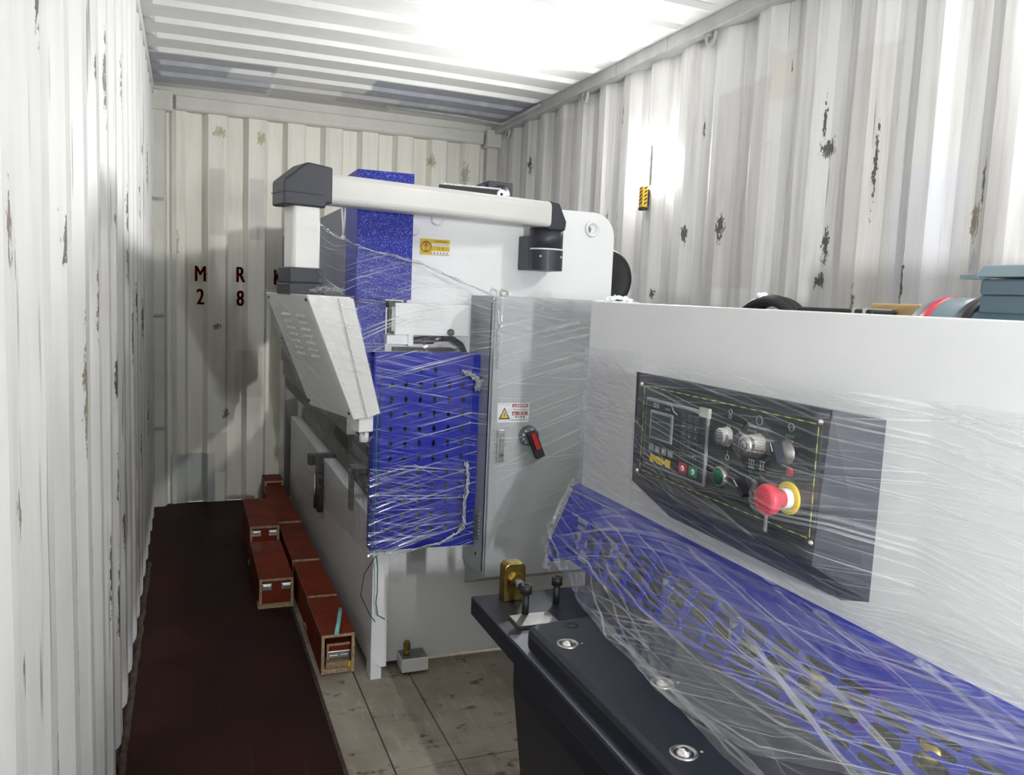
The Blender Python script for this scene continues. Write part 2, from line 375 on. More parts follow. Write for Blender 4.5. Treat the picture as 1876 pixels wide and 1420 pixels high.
def side_wall(name, x, out, m, lab):
    prof = []; y = D + .04; seq = [(.072, 0), (.068, 1), (.070, 1), (.068, 0)]   # inner flat, slope, outer flat, slope
    prof.append((y, 0.0)); y -= .06; prof.append((y, 0.0)); i = 0
    while y > Y0:
        d, lv = seq[i % 4]; y -= d; prof.append((y, .036 * lv * out)); i += 1
    zs = [.0 + k * (H + .02) / 190 for k in range(191)]
    return sheet(name, fill(prof, .013), zs, lambda p, z: (x + p[1] + .0022 * nz(p[0] * 3.1, z * 1.3, x) + .0008 * nz(p[0] * 11, z * 6, x), p[0], z), m, lab, lambda c: (c.y, c.z))
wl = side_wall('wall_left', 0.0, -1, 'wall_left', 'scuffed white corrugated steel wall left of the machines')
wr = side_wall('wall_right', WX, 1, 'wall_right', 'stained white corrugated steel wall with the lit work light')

def back_wall():
    P = .2545; x = .315 - P * 2; prof = [(-.05, .030)]
    while x < WX + .05:
        for dx, dy in ((-.016, .030), (.016, -.016), (.126, -.016), (.146, .030)):
            if -.05 < x + dx < WX + .05: prof.append((x + dx, dy))
        x += P
    prof.append((WX + .05, prof[-1][1])); zs = [k * (H + .02) / 190 for k in range(191)]
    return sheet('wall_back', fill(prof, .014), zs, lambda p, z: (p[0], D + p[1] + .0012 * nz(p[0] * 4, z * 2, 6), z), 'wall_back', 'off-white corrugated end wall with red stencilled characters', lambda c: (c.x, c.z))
wb = back_wall()
for ch, x, z in (('M', .283, 1.563), ('R', .537, 1.569), ('K', .786, 1.562), ('2', .283, 1.410), ('8', .538, 1.409)):
    g = G()
    for dx in (-.004, -.0, .004): g.text(ch, (x + dx, D - .0185, z), (1, 0, 0), (0, 0, 1), .150, 'red_stencil', wx=.66)
    obj('stencil_letter', g, wb)

def ceiling():
    ys = [(D + .05, 0), (D - .30, 0)]; y = D - .42
    while y > Y0 + .1:
        for dy, d in ((.027, 0), (.011, 1), (-.011, 1), (-.027, 0)): ys.append((y + dy, d * .022))
        y -= .2725
    ys.append((Y0, 0)); xs = [-.06 + k * (WX + .12) / 124 for k in range(125)]
    def fn(p, x):
        e = min(1, max(0, (x - .025) / .035)) * min(1, max(0, (WX - .055 - x) / .04)); e = e * e * (3 - 2 * e)
        return (x, p[0], H - p[1] * e + .012 * (1 - ((x - 1.17) / 1.2) ** 2) + .002 * nz(x * 3, p[0] * 3, 1))
    return sheet('ceiling', fill(ys, .03), xs, fn, 'ceil_paint', 'white ribbed steel roof with grey touch-up paint at the far end', lambda c: (c.x, c.y))
ceiling()

# floor: worn plywood panels, dark film-faced sheets along the left wall
g = G(); g.box((-.05, Y0, -.06), (WX + .05, D + .05, -.022), 'caulk')
fl = struct('floor', g, 'container floor of worn plywood panels and dark sheets')
xe = [.668, .812, 1.02, 1.46, 1.9, 2.352]; ye = [Y0, 1.18, 2.395, 3.62, 4.84, D]
for i in range(5):
    for j in range(5):
        dz = .0015 * nz(i * 1.7, j * 2.3, .4)
        g = G(); g.box((xe[i] + .0018, ye[j] + .002, -.022), (xe[i + 1] - .0018, ye[j + 1] - .002, dz - .001), 'worn_ply', bev=.002, seg=1); obj('plywood_panel', g, fl)
for a, b in ((Y0, 2.44), (2.444, 4.88), (4.884, D)):
    g = G(); g.box((-.005, a, -.022), (.656, b, .004), 'dark_ply', bev=.002, seg=1); obj('dark_sheet', g, fl)
g = G(); g.box((.657, Y0, -.022), (.668, D, -.004), 'caulk'); obj('seam_strip', g, fl)
g = G(); pts = []
for i in range(220):
    y = Y0 + .1 + i * .0265; pts.append((.012 + .010 * nz(y * 9, 1, 1), y, .004 + .010 * nz(y * 7, 5, 2)))
g.tube(pts, lambda t: .013 + .007 * nz(t * 90, 3, 3), 'caulk', 6); obj('caulk_bead', g, fl)

# steel rails and posts
g = G(); g.prism([(WX - .045, 2.688), (WX + .04, 2.688), (WX + .04, H + .02), (WX - .045, H + .02)], 1, Y0, D, 'rail_paint', bev=.006)
t1 = struct('trim_1', g, 'grey steel rail along the top of the right wall')
for y in (5.66, 4.42, 3.19, 1.95):
    g = G(); g.box((WX - .030, y - .012, 2.672), (WX - .008, y + .012, 2.692), 'rail_paint')
    g.tube([(WX - .020, y - .012 + .034 * math.cos(a), 2.676 - .044 * math.sin(a)) for a in [math.pi * (k / 10 * 1.15 - .05) for k in range(11)]], .0085, 'rail_paint', 8); obj('lashing_ring', g, t1)
for y in (2.75, 3.5, 4.0, 4.7):
    g = G(); g.box((WX - .0465, y - .002, 2.692), (WX - .044, y + .002, H + .0), 'label_grey'); obj('weld_joint', g, t1)
g = G(); g.prism([(-.04, 2.688), (.002, 2.688), (.006, H - .01), (-.04, H + .02)], 1, Y0, D, 'rail_white'); struct('trim_2', g, 'white steel rail along the top of the left wall')
g = G(); g.prism([(D - .058, 2.630), (D - .045, 2.614), (D + .04, 2.614), (D + .04, 2.704), (D - .058, 2.704)], 0, .13, 2.24, 'post_paint', bev=.008); g.box((-.04, D - .030, 2.690), (2.40, D + .02, H + .02), 'post_paint'); struct('trim_3', g, 'off-white header beam across the top of the end wall')
for k, (a, b) in enumerate(((-.03, .115), (2.25, 2.40))):
    g = G(); g.box((a, D - .105, 2.592), (b, D + .03, 2.715), 'post_paint', bev=.006); struct('trim_%d' % (4 + k), g, 'square corner casting at the top %s of the end wall' % ('left' if k == 0 else 'right'))
g = G(); g.prism([(-.03, D - .085), (.060, D - .085), (.074, D - .05), (.074, D + .03), (-.03, D + .03)], 2, 0, 2.60, 'post_paint'); t6 = struct('trim_6', g, 'off-white corner post at the left of the end wall')
for z in (2.033, 1.284, .541):
    g = G(); g.cyl((-.01, D - .10, z), (.062, D - .10, z + .004), .010, 'rail_paint', n=12); g.box((-.012, D - .10, z - .010), (.0, D - .08, z + .012), 'rail_paint'); obj('lashing_bar', g, t6)
g = G(); g.prism([(.105, D - .030), (.135, D - .030), (.135, D + .02), (.105, D + .02)], 2, .0, 2.615, 'post_paint'); struct('trim_7', g, 'narrow vertical weld strip beside the left corner post')
g = G(); g.prism([(2.27, D - .05), (2.40, D - .05), (2.40, D + .03), (2.27, D + .03)], 2, 0, 2.60, 'post_paint'); struct('trim_8', g, 'off-white corner post at the right of the end wall')
g = G(); g.tube([(1.45, D - .30, H - .006), (2.0, D - .30, H - .010), (2.285, D - .31, H - .03), (2.297, D - .5, H - .024), (2.298, D - .95, H - .02)], .008, 'rail_paint', 8); struct('trim_9', g, 'thin conduit along the back edge of the roof')

# ---------------------------------------------------------------- press brake
PB = thing('press_brake', (.87, 3.1, 0), 'white and blue hydraulic press brake with a swing-arm control pendant', 'press brake')
def plateXZ(y): return lambda u, v: ((u, y, v), (0, -1, 0))
def side_plate(y):
    out = [(.905, .03), (1.865, .03)] + arc(1.765, 1.765, .10, 0, 90, 8) + [(.985, 1.865), (.985, 1.33), (1.19, 1.29), (1.24, 1.20), (1.24, .90), (1.19, .82), (.905, .80)]
    holes = [arc(1.760, 1.797, .021, 0, 345, 20)]
    g = G(); g.holed(out, holes, plateXZ(y), .05, 'white_paint'); return g
obj('side_plate', side_plate(3.125), PB); obj('side_plate', side_plate(5.70), PB)
g = G(); g.lathe((1.760, 3.097, 1.797), (0, -1, 0), [(.0, .033), (.004, .033), (.006, .030), (.006, .022), (-.03, .020)], 'white_paint'); obj('lifting_bush', g, PB)
for x, z, r in ((1.093, 1.788, .021), (1.005, 1.742, .018)):
    g = G(); g.lathe((x, 3.10, z), (0, -1, 0), [(0, r + .004), (.012, r + .002), (.014, r - .002), (.014, 0)], 'white_paint'); obj('cover_cap', g, PB)
# bed
g = G(); g.box((.867, 3.045, .035), (.93, 5.78, .62), 'white_paint', bev=.003)
bed = obj('bed_plate', g, PB)
g = G(); g.box((.93, 3.15, .05), (1.10, 5.66, .58), 'white_paint'); obj('bed_web', g, bed)
g = G(); g.prism([(.862, .0), (.905, .0), (.905, .040), (.884, .055), (.862, .105)], 1, 3.02, 3.10, 'white_paint', bev=.002); obj('foot', g, bed)
g = G(); g.box((.866, 5.68, 0), (.93, 5.78, .04), 'white_paint'); obj('foot', g, bed)
g = G(); g.box((.938, 3.090, .035), (.943, 3.101, .60), 'white_paint'); obj('edge_rib', g, PB)
g = G(); g.box((.930, 3.16, .62), (1.03, 5.65, .70), 'dark_steel', bev=.004); g.box((.962, 3.16, .70), (1.012, 5.65, .755), 'dull_steel'); g.prism([(.965, .755), (.983, .755), (.987, .735), (.991, .755), (1.009, .755), (1.009, .80), (.994, .80), (.987, .785), (.980, .80), (.965, .80)], 1, 3.2, 5.6, 'dark_steel'); obj('lower_die', g, PB)
g = G()
for k in range(9): g.box((1.12, 3.2 + k * .26, .60), (1.30, 3.40 + k * .26, .98), 'dark_steel', bev=.006)
g.box((1.10, 3.16, .80), (1.16, 5.6, .86), 'black_rubber'); g.box((1.10, 3.16, .70), (1.14, 5.6, .73), 'dull_steel'); obj('back_gauge', g, PB)
for y in (4.33, 3.48):
    g = G()
    if y > 4: g.box((.835, y - .05, .335), (.868, y + .05, .60), 'black_plastic', bev=.004); g.box((.790, y - .03, .585), (.93, y + .03, .640), 'dark_steel', bev=.004); g.cyl((.826, y - .01, .35), (.826, y - .01, .54), .007, 'steel')
    else: g.box((.85, y - .022, .56), (.868, y + .022, .74), 'dull_steel', bev=.002); g.box((.855, y - .05, .72), (.96, y + .05, .75), 'dark_steel')
    obj('front_support', g, PB)
g = G(); g.box((.832, 5.835, .04), (1.20, 5.85, 1.28), 'cabinet_dark', bev=.003); obj('far_guard', g, PB)
g = G(); g.box((.95, 3.165, .83), (1.26, 3.185, 1.29), 'dark_steel'); obj('throat_shade_panel', g, PB)  # added dark sheet, stands in for shade in the open throat behind the guard
# ram and upper beam
g = G(); g.box((.783, 3.22, 1.02), (.86, 5.66, 1.835), 'ram_grey', bev=.004); ram = obj('ram', g, PB)
g = G(); g.box((.792, 3.25, .93), (.83, 5.6, 1.02), 'dull_steel'); g.prism([(.80, .93), (.826, .93), (.818, .865), (.811, .845), (.804, .865)], 1, 3.27, 5.58, 'dark_steel'); obj('punch', g, ram)
# blue cylinder cover
g = G(); g.prism([(.768, 3.0), (.975, 3.0), (.975, 3.10), (.985, 3.215), (.768, 3.215)], 2, 1.476, 1.935, 'blue_guard'); colm = obj('cylinder_cover', g, PB)
g = G(); g.box((.7695, 2.9975, 1.478), (.9735, 3.0002, 1.933), 'blue_textured'); obj('front_panel', g, colm)
g = G(); g.prism([(.758, 3.20), (.79, 3.20), (.79, 3.24), (.758, 3.24)], 2, 1.86, 1.932, 'ram_grey'); obj('corner_bracket', g, colm)
g = G(); g.prism([(.780, 3.03), (.888, 3.03), (.888, 3.20), (.780, 3.20)], 2, 1.16, 1.475, 'blue_textured'); obj('lower_cover', g, colm)
g = G(); g.prism([(.865, 5.46), (1.0, 5.46), (1.0, 5.74), (.865, 5.74)], 2, 1.30, 1.935, 'blue_guard'); obj('cylinder_cover', g, PB)
g = G(); g.tube([(.722, 3.05, 1.80), (.724, 3.04, 1.75), (.728, 3.05, 1.70)], .0035, 'label_white', 6); g.tube([(.735, 3.05, 1.80), (.731, 3.04, 1.76), (.728, 3.05, 1.70)], .0035, 'label_white', 6); g.lathe((.728, 3.05, 1.70), (0, 0, -1), [(0, .004), (.004, .008), (.012, .008), (.016, 0)], 'label_white', 10); obj('cable_tie', g, PB)
# white valve block with hoses beside the cover
g = G(); g.box((.915, 2.995, 1.345), (1.205, 3.09, 1.465), 'white_paint', bev=.004); blk = obj('valve_block', g, PB)
g = G(); g.cyl((1.132, 2.999, 1.36), (1.132, 2.989, 1.36), .014, 'black_plastic', n=20); obj('plug', g, blk)
g = G(); g.box((.885, 2.99, 1.31), (.975, 3.08, 1.345), 'label_white', bev=.003); g.box((.965, 2.985, 1.305), (.985, 3.085, 1.35), 'label_white', bev=.002); obj('valve_cap', g, blk)
g = G(); g.cyl((.988, 3.02, 1.325), (1.03, 3.02, 1.325), .013, 'dark_steel'); g.cyl((1.03, 3.02, 1.325), (1.07, 3.02, 1.33), .016, 'black_plastic'); g.cyl((1.07, 3.02, 1.33), (1.10, 3.02, 1.335), .012, 'dull_steel'); g.tube([(1.10, 3.02, 1.335), (1.15, 3.03, 1.335), (1.19, 3.04, 1.31), (1.22, 3.06, 1.26)], .012, 'black_rubber'); obj('hydraulic_hose', g, blk)
g = G(); g.box((.89, 3.0, 1.445), (.94, 3.06, 1.470), 'dark_steel', bev=.003); g.box((.903, 2.998, 1.36), (.915, 3.03, 1.45), 'dull_steel'); g.box((.893, 3.0, 1.35), (.900, 3.03, 1.45), 'dark_steel'); obj('slide_gib', g, blk)
# perforated blue guard door
dia = []
for c in range(6):
    for r in range(12):
        if r == 0 and c in (0, 1, 4, 5): continue
        cx, cz = .902 + c * .0557, 1.218 - r * .0553; dia.append([(cx - .0085, cz), (cx, cz - .0155), (cx + .0085, cz), (cx, cz + .0155)])
g = G(); g.holed([(.836, .537), (1.262, .532), (1.262, 1.284), (.836, 1.282)], dia, plateXZ(2.965), .006, 'blue_guard')
gd = obj('guard_door', g, PB)
g = G(); g.box((.836, 2.967, .537), (.842, 3.03, 1.282), 'blue_guard'); g.box((.836, 2.967, 1.276), (1.262, 3.03, 1.283), 'blue_guard'); obj('folded_edge', g, gd)
g = G(); g.box((.860, 2.958, .60), (.8625, 2.9615, 1.26), 'body_navy'); obj('hinge_line', g, gd)
g = G(); g.tube([(.852, 2.955, 1.10), (.846, 2.952, .95), (.850, 2.952, .80), (.845, 2.952, .66), (.856, 2.955, .55), (.872, 2.985, .46), (.876, 3.0, .36), (.872, 3.0, .32), (.885, 3.02, .26), (.935, 3.06, .215)], .0024, 'wire_green', 6); obj('loose_wire', g, PB)
g = G(); g.tube([(.858, 2.955, .52), (.845, 3.1, .40), (.842, 3.14, .30), (.862, 3.06, .25), (.876, 3.02, .235)], .0016, 'black_rubber', 5); obj('loose_wire', g, PB)
# electrical cabinet
g = G(); g.box((1.245, 2.850, .435), (1.86, 3.10, 1.505), 'cabinet_grey', bev=.003); g.prism([(2.852, .435), (3.098, .435), (3.098, .33)], 0, 1.26, 1.80, 'cabinet_grey'); cab = obj('cabinet', g, PB)
g = G(); g.box((1.249, 2.832, .440), (1.856, 2.850, 1.500), 'cabinet_grey', bev=.003); obj('door', g, cab)
g = G(); g.box((1.2435, 2.853, .46), (1.2455, 2.862, 1.48), 'black_rubber'); obj('door_seal', g, cab)
for k in range(9):
    g = G(); z = .565 + k * .013; g.box((1.238, 2.90, z), (1.2455, 3.02, z + .006), 'cabinet_dark'); obj('louvre', g, cab)
g = G(); g.cyl((1.2455, 2.935, .505), (1.2435, 2.935, .505), .007, 'black_rubber', n=14); obj('screw_hole', g, cab)
yf = 2.8315
g = G(); x0, x1, z0, z1 = 1.273, 1.400, 1.037, 1.110
g.box((x0, yf - .001, z0), (x1, yf + .0005, z1), 'label_white'); Y = yf - .0016
def rect(g, a, b, c, d, m, y): g.poly([(a, y, c), (b, y, c), (b, y, d), (a, y, d)], m)
def tri(g, a, b, c, d, m, y): g.poly([(a, y, c), (b, y, c), ((a + b) / 2, y, d)], m)
tri(g, 1.278, 1.324, 1.049, 1.095, 'label_black', Y); tri(g, 1.286, 1.316, 1.054, 1.087, 'yellow', Y - .0004)
g.poly([(1.304, Y - .0008, 1.080), (1.297, Y - .0008, 1.067), (1.301, Y - .0008, 1.067), (1.298, Y - .0008, 1.056), (1.306, Y - .0008, 1.069), (1.302, Y - .0008, 1.070)], 'label_black')
rect(g, 1.331, 1.395, 1.094, 1.107, 'label_red', Y); g.text('DANGER', (1.368, Y - .0003, 1.1005), (1, 0, 0), (0, 0, 1), .0105, 'label_white', bold=.0002); tri(g, 1.336, 1.344, 1.097, 1.104, 'label_white', Y - .0004)
rect(g, 1.334, 1.392, 1.083, 1.089, 'label_blue', Y)
rect(g, 1.331, 1.395, 1.064, 1.078, 'label_red', Y); g.text('\u5371 \u9669', (1.372, Y - .0003, 1.071), (1, 0, 0), (0, 0, 1), .0115, 'label_white'); tri(g, 1.336, 1.344, 1.067, 1.075, 'label_white', Y - .0004)
[rect(g, 1.345 + q * .0105, 1.351 + q * .0105, 1.0545, 1.0605, 'label_black', Y) for q in range(4)]; rect(g, 1.325, 1.392, 1.045, 1.049, 'label_grey', Y); rect(g, 1.277, 1.326, 1.103, 1.1045, 'label_grey', Y)
obj('danger_label', g, cab)
g = G(); g.box((1.275, yf - .010, .888), (1.303, yf + .001, 1.012), 'steel', bev=.003); g.prism([(1.283, .905), (1.299, .905), (1.299, .985), (1.283, .985)], 1, yf - .017, yf - .009, 'dull_steel', bev=.002); g.poly([(1.277, yf - .011, 1.010), (1.301, yf - .011, 1.010), (1.289, yf - .0115, .990)], 'chrome'); g.cyl((1.291, yf - .0165, .917), (1.291, yf - .019, .917), .006, 'black_rubber', n=14); obj('door_latch', g, cab)
g = G(); g.lathe((1.402, yf, .985), (0, -1, 0), [(0, .040), (.014, .038), (.018, .034), (.018, 0)], 'black_plastic'); Y = yf - .019
a = math.radians(-66); d = Vector((math.cos(a), 0, math.sin(a))); w = Vector((-d.z, 0, d.x)); o = Vector((1.408, 0, .985))
def hp(s, t, y): p = o + d * s + w * t; return (p.x, y, p.z)
def bar(s0, s1, t, y0, y1, m):
    V = [hp(s0, -t, y0), hp(s1, -t, y0), hp(s1, t, y0), hp(s0, t, y0), hp(s0, -t, y1), hp(s1, -t, y1), hp(s1, t, y1), hp(s0, t, y1)]
    g.add(V, [[0, 1, 2, 3], [7, 6, 5, 4], [0, 4, 5, 1], [1, 5, 6, 2], [2, 6, 7, 3], [3, 7, 4, 0]], m)
bar(-.02, .085, .017, Y, Y - .022, 'black_plastic'); bar(-.016, .048, .0085, Y - .022, Y - .030, 'switch_red')
for an in (75, 130, 165, 200, 235):
    p = Vector((1.402 + .028 * math.cos(math.radians(an)), 0, .985 + .028 * math.sin(math.radians(an)))); rect(g, p.x - .004, p.x + .004, p.z - .003, p.z + .003, 'label_white', Y - .0004)
obj('rotary_switch', g, cab)
g = G(); g.tube([(1.317 + .014 * math.cos(t), 2.93, 1.512 + .014 * math.sin(t) + .004) for t in [math.pi * 2 * k / 16 for k in range(16)]], .005, 'steel', 8, True); g.cyl((1.317, 2.93, 1.495), (1.317, 2.93, 1.508), .009, 'steel'); obj('eye_bolt', g, cab)
# hook label
g = G(); yl = 3.0985; g.box((1.030, yl - .001, 1.652), (1.148, yl + .001, 1.712), 'yellow_label'); Y = yl - .0014
def ring(g, cx, cz, r, t, m, y, n=24, a0=0, a1=360):
    for k in range(n):
        p = [math.radians(a0 + (a1 - a0) * (k + e) / n) for e in (0, 1)]
        g.poly([(cx + (r - t) * math.cos(p[0]), y, cz + (r - t) * math.sin(p[0])), (cx + r * math.cos(p[0]), y, cz + r * math.sin(p[0])), (cx + r * math.cos(p[1]), y, cz + r * math.sin(p[1])), (cx + (r - t) * math.cos(p[1]), y, cz + (r - t) * math.sin(p[1]))], m)
ring(g, 1.053, 1.682, .021, .0028, 'label_black', Y); ring(g, 1.053, 1.691, .0105, .002, 'label_red', Y); g.poly([(1.048, Y, 1.689), (1.058, Y, 1.689), (1.053, Y, 1.699)], 'label_red'); rect(g, 1.051, 1.055, 1.684, 1.690, 'label_red', Y)
ring(g, 1.053, 1.671, .006, .0025, 'label_black', Y, 14, -200, 60); rect(g, 1.0522, 1.0545, 1.676, 1.681, 'label_black', Y)
rect(g, 1.078, 1.147, 1.686, 1.696, 'label_white', Y); rect(g, 1.078, 1.147, 1.654, 1.667, 'label_white', Y)
g.text('CAUTION', (1.113, Y, 1.7035), (1, 0, 0), (0, 0, 1), .011, 'label_black'); [rect(g, 1.082 + q * .0105, 1.090 + q * .0105, 1.689, 1.693, 'label_grey', Y - .0004) for q in range(6)]; g.text('\u6ce8   \u610f', (1.112, Y, 1.6765), (1, 0, 0), (0, 0, 1), .009, 'label_black'); [(rect(g, 1.082 + q * .0128, 1.0905 + q * .0128, 1.6565, 1.6580, 'label_black', Y - .0004), rect(g, 1.083 + q * .0128, 1.0895 + q * .0128, 1.6600, 1.6615, 'label_black', Y - .0004), rect(g, 1.0855 + q * .0128, 1.0872 + q * .0128, 1.6565, 1.6650, 'label_black', Y - .0004)) for q in range(5)]
obj('hook_label', g, PB)
# back-gauge drive showing above the arm, hand wheel behind the plate
g = G(); g.box((1.375, 3.32, 1.84), (1.487, 3.46, 1.985), 'black_plastic', bev=.004); g.box((1.343, 3.34, 1.85), (1.375, 3.44, 1.970), 'black_plastic', bev=.003); g.lathe((1.428, 3.318, 1.930), (0, -1, 0), [(0, .040), (.012, .040), (.012, .022), (.016, .022), (.016, .010)], 'black_plastic'); drv = obj('drive_motor', g, PB)
g = G(); g.lathe((1.428, 3.300, 1.930), (0, -1, 0), [(0, .020), (.006, .020), (.006, .008), (.002, .006)], 'label_white'); obj('pulley', g, drv)
g = G(); g.box((1.16, 3.30, 1.925), (1.43, 3.316, 1.948), 'black_rubber')
for k in range(36): g.box((1.165 + k * .0073, 3.299, 1.948), (1.1695 + k * .0073, 3.317, 1.955), 'label_white')
obj('toothed_belt', g, drv)
g = G(); g.tube([(1.48 + .012 * k, 3.36 + .006 * (-1) ** k, 1.918 - .003 * k) for k in range(9)], .010, 'black_rubber', 8); obj('conduit', g, drv)
g = G(); g.lathe((1.895, 3.20, 1.60), (0, 1, 0), [(0, .0), (0, .04), (.01, .10), (.0, .115), (.01, .128), (.035, .128), (.045, .115), (.035, .10), (.04, .04), (.05, 0)], 'black_rubber', 36); obj('hand_wheel', g, PB)
# levelling bracket at the foot
g = G(); g.prism([(.985, .015), (1.092, .015), (1.092, .07), (.985, .07)], 1, 3.01, 3.10, 'white_paint', bev=.004); fb = obj('levelling_bracket', g, PB)
g = G(); g.box((.988, 3.014, .0695), (1.089, 3.098, .0715), 'dull_steel'); obj('machined_face', g, fb)
g = G(); g.cyl((1.012, 3.05, .07), (1.012, 3.05, .092), .011, 'brass', n=14); g.cyl((1.012, 3.05, .092), (1.012, 3.05, .122), .014, 'brass', n=6, smooth=False); g.cyl((1.012, 3.05, .122), (1.012, 3.05, .128), .011, 'brass', n=14); obj('levelling_bolt', g, fb)

# swing arm with pendant
E0 = Vector((.541, 2.717, 0)); AX = Vector((.9709, .2396, 0)); AY = Vector((-.2396, .9709, 0))
def frame(o, ex, ey):
    ex = Vector(ex); ey = Vector(ey); return Matrix(((ex.x, ey.x, 0, o.x), (ex.y, ey.y, 0, o.y), (ex.z, ey.z, 1, o.z), (0, 0, 0, 1)))
AF = frame(E0, AX, AY)
g = G(); g.M = AF; pr = [(-.030, 1.774), (.030, 1.774)] + arc(.030, 1.794, .020, -90, 0, 4) + arc(.026, 1.846, .024, 0, 90, 5) + arc(-.026, 1.846, .024, 90, 180, 5) + arc(-.030, 1.794, .020, 180, 270, 4)
g.prism(pr, 0, .05, .96, 'arm_white'); arm = obj('swing_arm', g, PB)
g = G(); g.M = AF; g.prism([(-.080, 1.757), (.055, 1.757), (.060, 1.772), (.078, 1.772), (.078, 1.885), (.0, 1.893), (-.012, 1.890), (-.080, 1.832)], 1, -.055, .055, 'black_plastic', bev=.006); el = obj('arm_elbow', g, arm)
g = G(); g.M = AF; g.box((-.0815, -.0565, 1.796), (.05, .0565, 1.7985), 'label_black'); obj('elbow_joint', g, arm)
g = G(); g.M = AF; pr = arc(.030, .030, .016, 0, 90, 4) + arc(-.030, .030, .016, 90, 180, 4) + arc(-.030, -.030, .016, 180, 270, 4) + arc(.030, -.030, .016, 270, 360, 4)
g.prism(pr, 2, 1.55, 1.76, 'pendant_white'); obj('pendant_pole', g, arm)
g = G(); g.M = AF; g.box((-.058, -.056, 1.520), (.052, .056, 1.568), 'black_plastic', bev=.004); g.box((-.060, -.058, 1.482), (.054, .058, 1.518), 'black_plastic', bev=.004); g.box((-.055, -.053, 1.515), (.05, .053, 1.524), 'label_black'); obj('pole_collar', g, arm)
g = G(); g.M = frame(Vector((1.50, 2.975, 0)), AX, AY)
g.prism([(-.035, 1.765), (.045, 1.765), (.050, 1.80), (.012, 1.868), (-.035, 1.872)], 1, -.062, .045, 'black_plastic', bev=.006)
g.M = None; g.cyl((1.505, 2.985, 1.695), (1.505, 2.985, 1.770), .066, 'black_plastic', n=32); g.lathe((1.505, 2.985, 1.770), (0, 0, 1), [(0, .066), (.012, .060), (.022, .040), (.025, 0)], 'black_plastic')
obj('pivot_head', g, arm)
g = G(); g.cyl((1.505, 2.985, 1.690), (1.505, 2.985, 1.696), .0665, 'label_white', n=32); obj('pivot_gasket', g, arm)
g = G(); g.box((1.435, 2.985, 1.612), (1.575, 3.098, 1.745), 'black_plastic', bev=.004)
N = 18; V = []
for i in range(N + 1):
    a = math.pi + math.pi * i / N; V.append((1.505 + .068 * math.cos(a), 2.985 + .068 * math.sin(a)))
g.prism(V, 2, 1.612, 1.690, 'black_plastic'); obj('pivot_bracket', g, arm)
for x in (1.462, 1.548):
    g = G(); g.lathe((x, 2.932, 1.664), (0, -1, 0), [(-.01, .005), (.001, .005), (.003, .003), (.003, 0)], 'steel', 12); obj('screw', g, arm)
# pendant box, swung a little out of line
PA = math.radians(14); BF = frame(Vector((.537, 2.70, 0)), (math.cos(PA), math.sin(PA), 0), (-math.sin(PA), math.cos(PA), 0))
sec = [(-.049, 1.485), (.094, 1.482), (.196, 1.116), (.160, 1.103), (.112, 1.098)]
g = G(); g.M = BF; g.prism(sec, 1, -.175, .19, 'pendant_white', bev=.003); pend = obj('control_pendant', g, PB)
g = G(); g.M = BF; g.prism([(.050, 1.478), (.098, 1.478), (.199, 1.117), (.155, 1.103)], 1, -.183, -.173, 'pendant_white', bev=.002); obj('side_lip', g, pend)
def back_face(s, t):   # on the slanted vented back: s runs along depth, t down the slope
    a = Vector((-.049, 1.485)); b = Vector((.112, 1.098)); p = a.lerp(b, t); return (p.x - .0015, s, p.y)
for c in range(2):
    for r in range(7):
        t = .16 + r * .055; s = -.06 + c * .125; g = G(); g.M = BF
        p0 = back_face(s - .034, t); p1 = back_face(s + .034, t); p2 = back_face(s + .034, t + .018); p3 = back_face(s - .034, t + .018)
        q = lambda p: (p[0] - .005, p[1], p[2] - .001)
        g.add([p0, p1, p2, p3, q(p2), q(p3)], [[0, 1, 4, 5], [5, 4, 2, 3], [0, 5, 3], [1, 2, 4]], 'pendant_white'); obj('vent_louvre', g, pend)
for s, t in ((-.158, .04), (-.158, .95), (.172, .95), (.172, .04)):
    g = G(); g.M = BF; p = back_face(s, t); g.lathe(p, (-.92, 0, -.38), [(-.002, .005), (.002, .005), (.003, .003), (.003, 0)], 'dark_steel', 12); obj('screw', g, pend)
g = G(); g.M = BF; g.box((.135, -.165, 1.055), (.185, -.10, 1.115), 'pendant_white', bev=.003); g.cyl((.165, -.14, 1.02), (.165, -.14, 1.056), .015, 'label_white', n=14); obj('cable_gland', g, pend)

# ---------------------------------------------------------------- shearing machine
SH = thing('shearing_machine', (1.3, 2.0, 0), 'film-wrapped white and blue plate shear with a black roller-ball table', 'shear')
YN = -.10; YF = 2.165
g = G(); g.box((1.30, YN, .93), (1.345, YF, 1.502), 'white_paint', bev=.003); obj('front_cover', g, SH)
g = G(); g.prism([(1.345, .10), (2.26, .10), (2.26, 1.10), (1.95, 1.36), (1.345, 1.44)], 1, 2.09, 2.15, 'white_paint'); obj('end_frame', g, SH)
g = G(); g.prism([(1.345, .10), (2.26, .10), (2.26, 1.10), (1.95, 1.36), (1.345, 1.44)], 1, YN, YN + .06, 'white_paint'); obj('end_frame', g, SH)
g = G(); g.box((1.345, YN + .06, 1.18), (2.20, 2.155, 1.288), 'white_paint', bev=.004); obj('tank_top', g, SH)
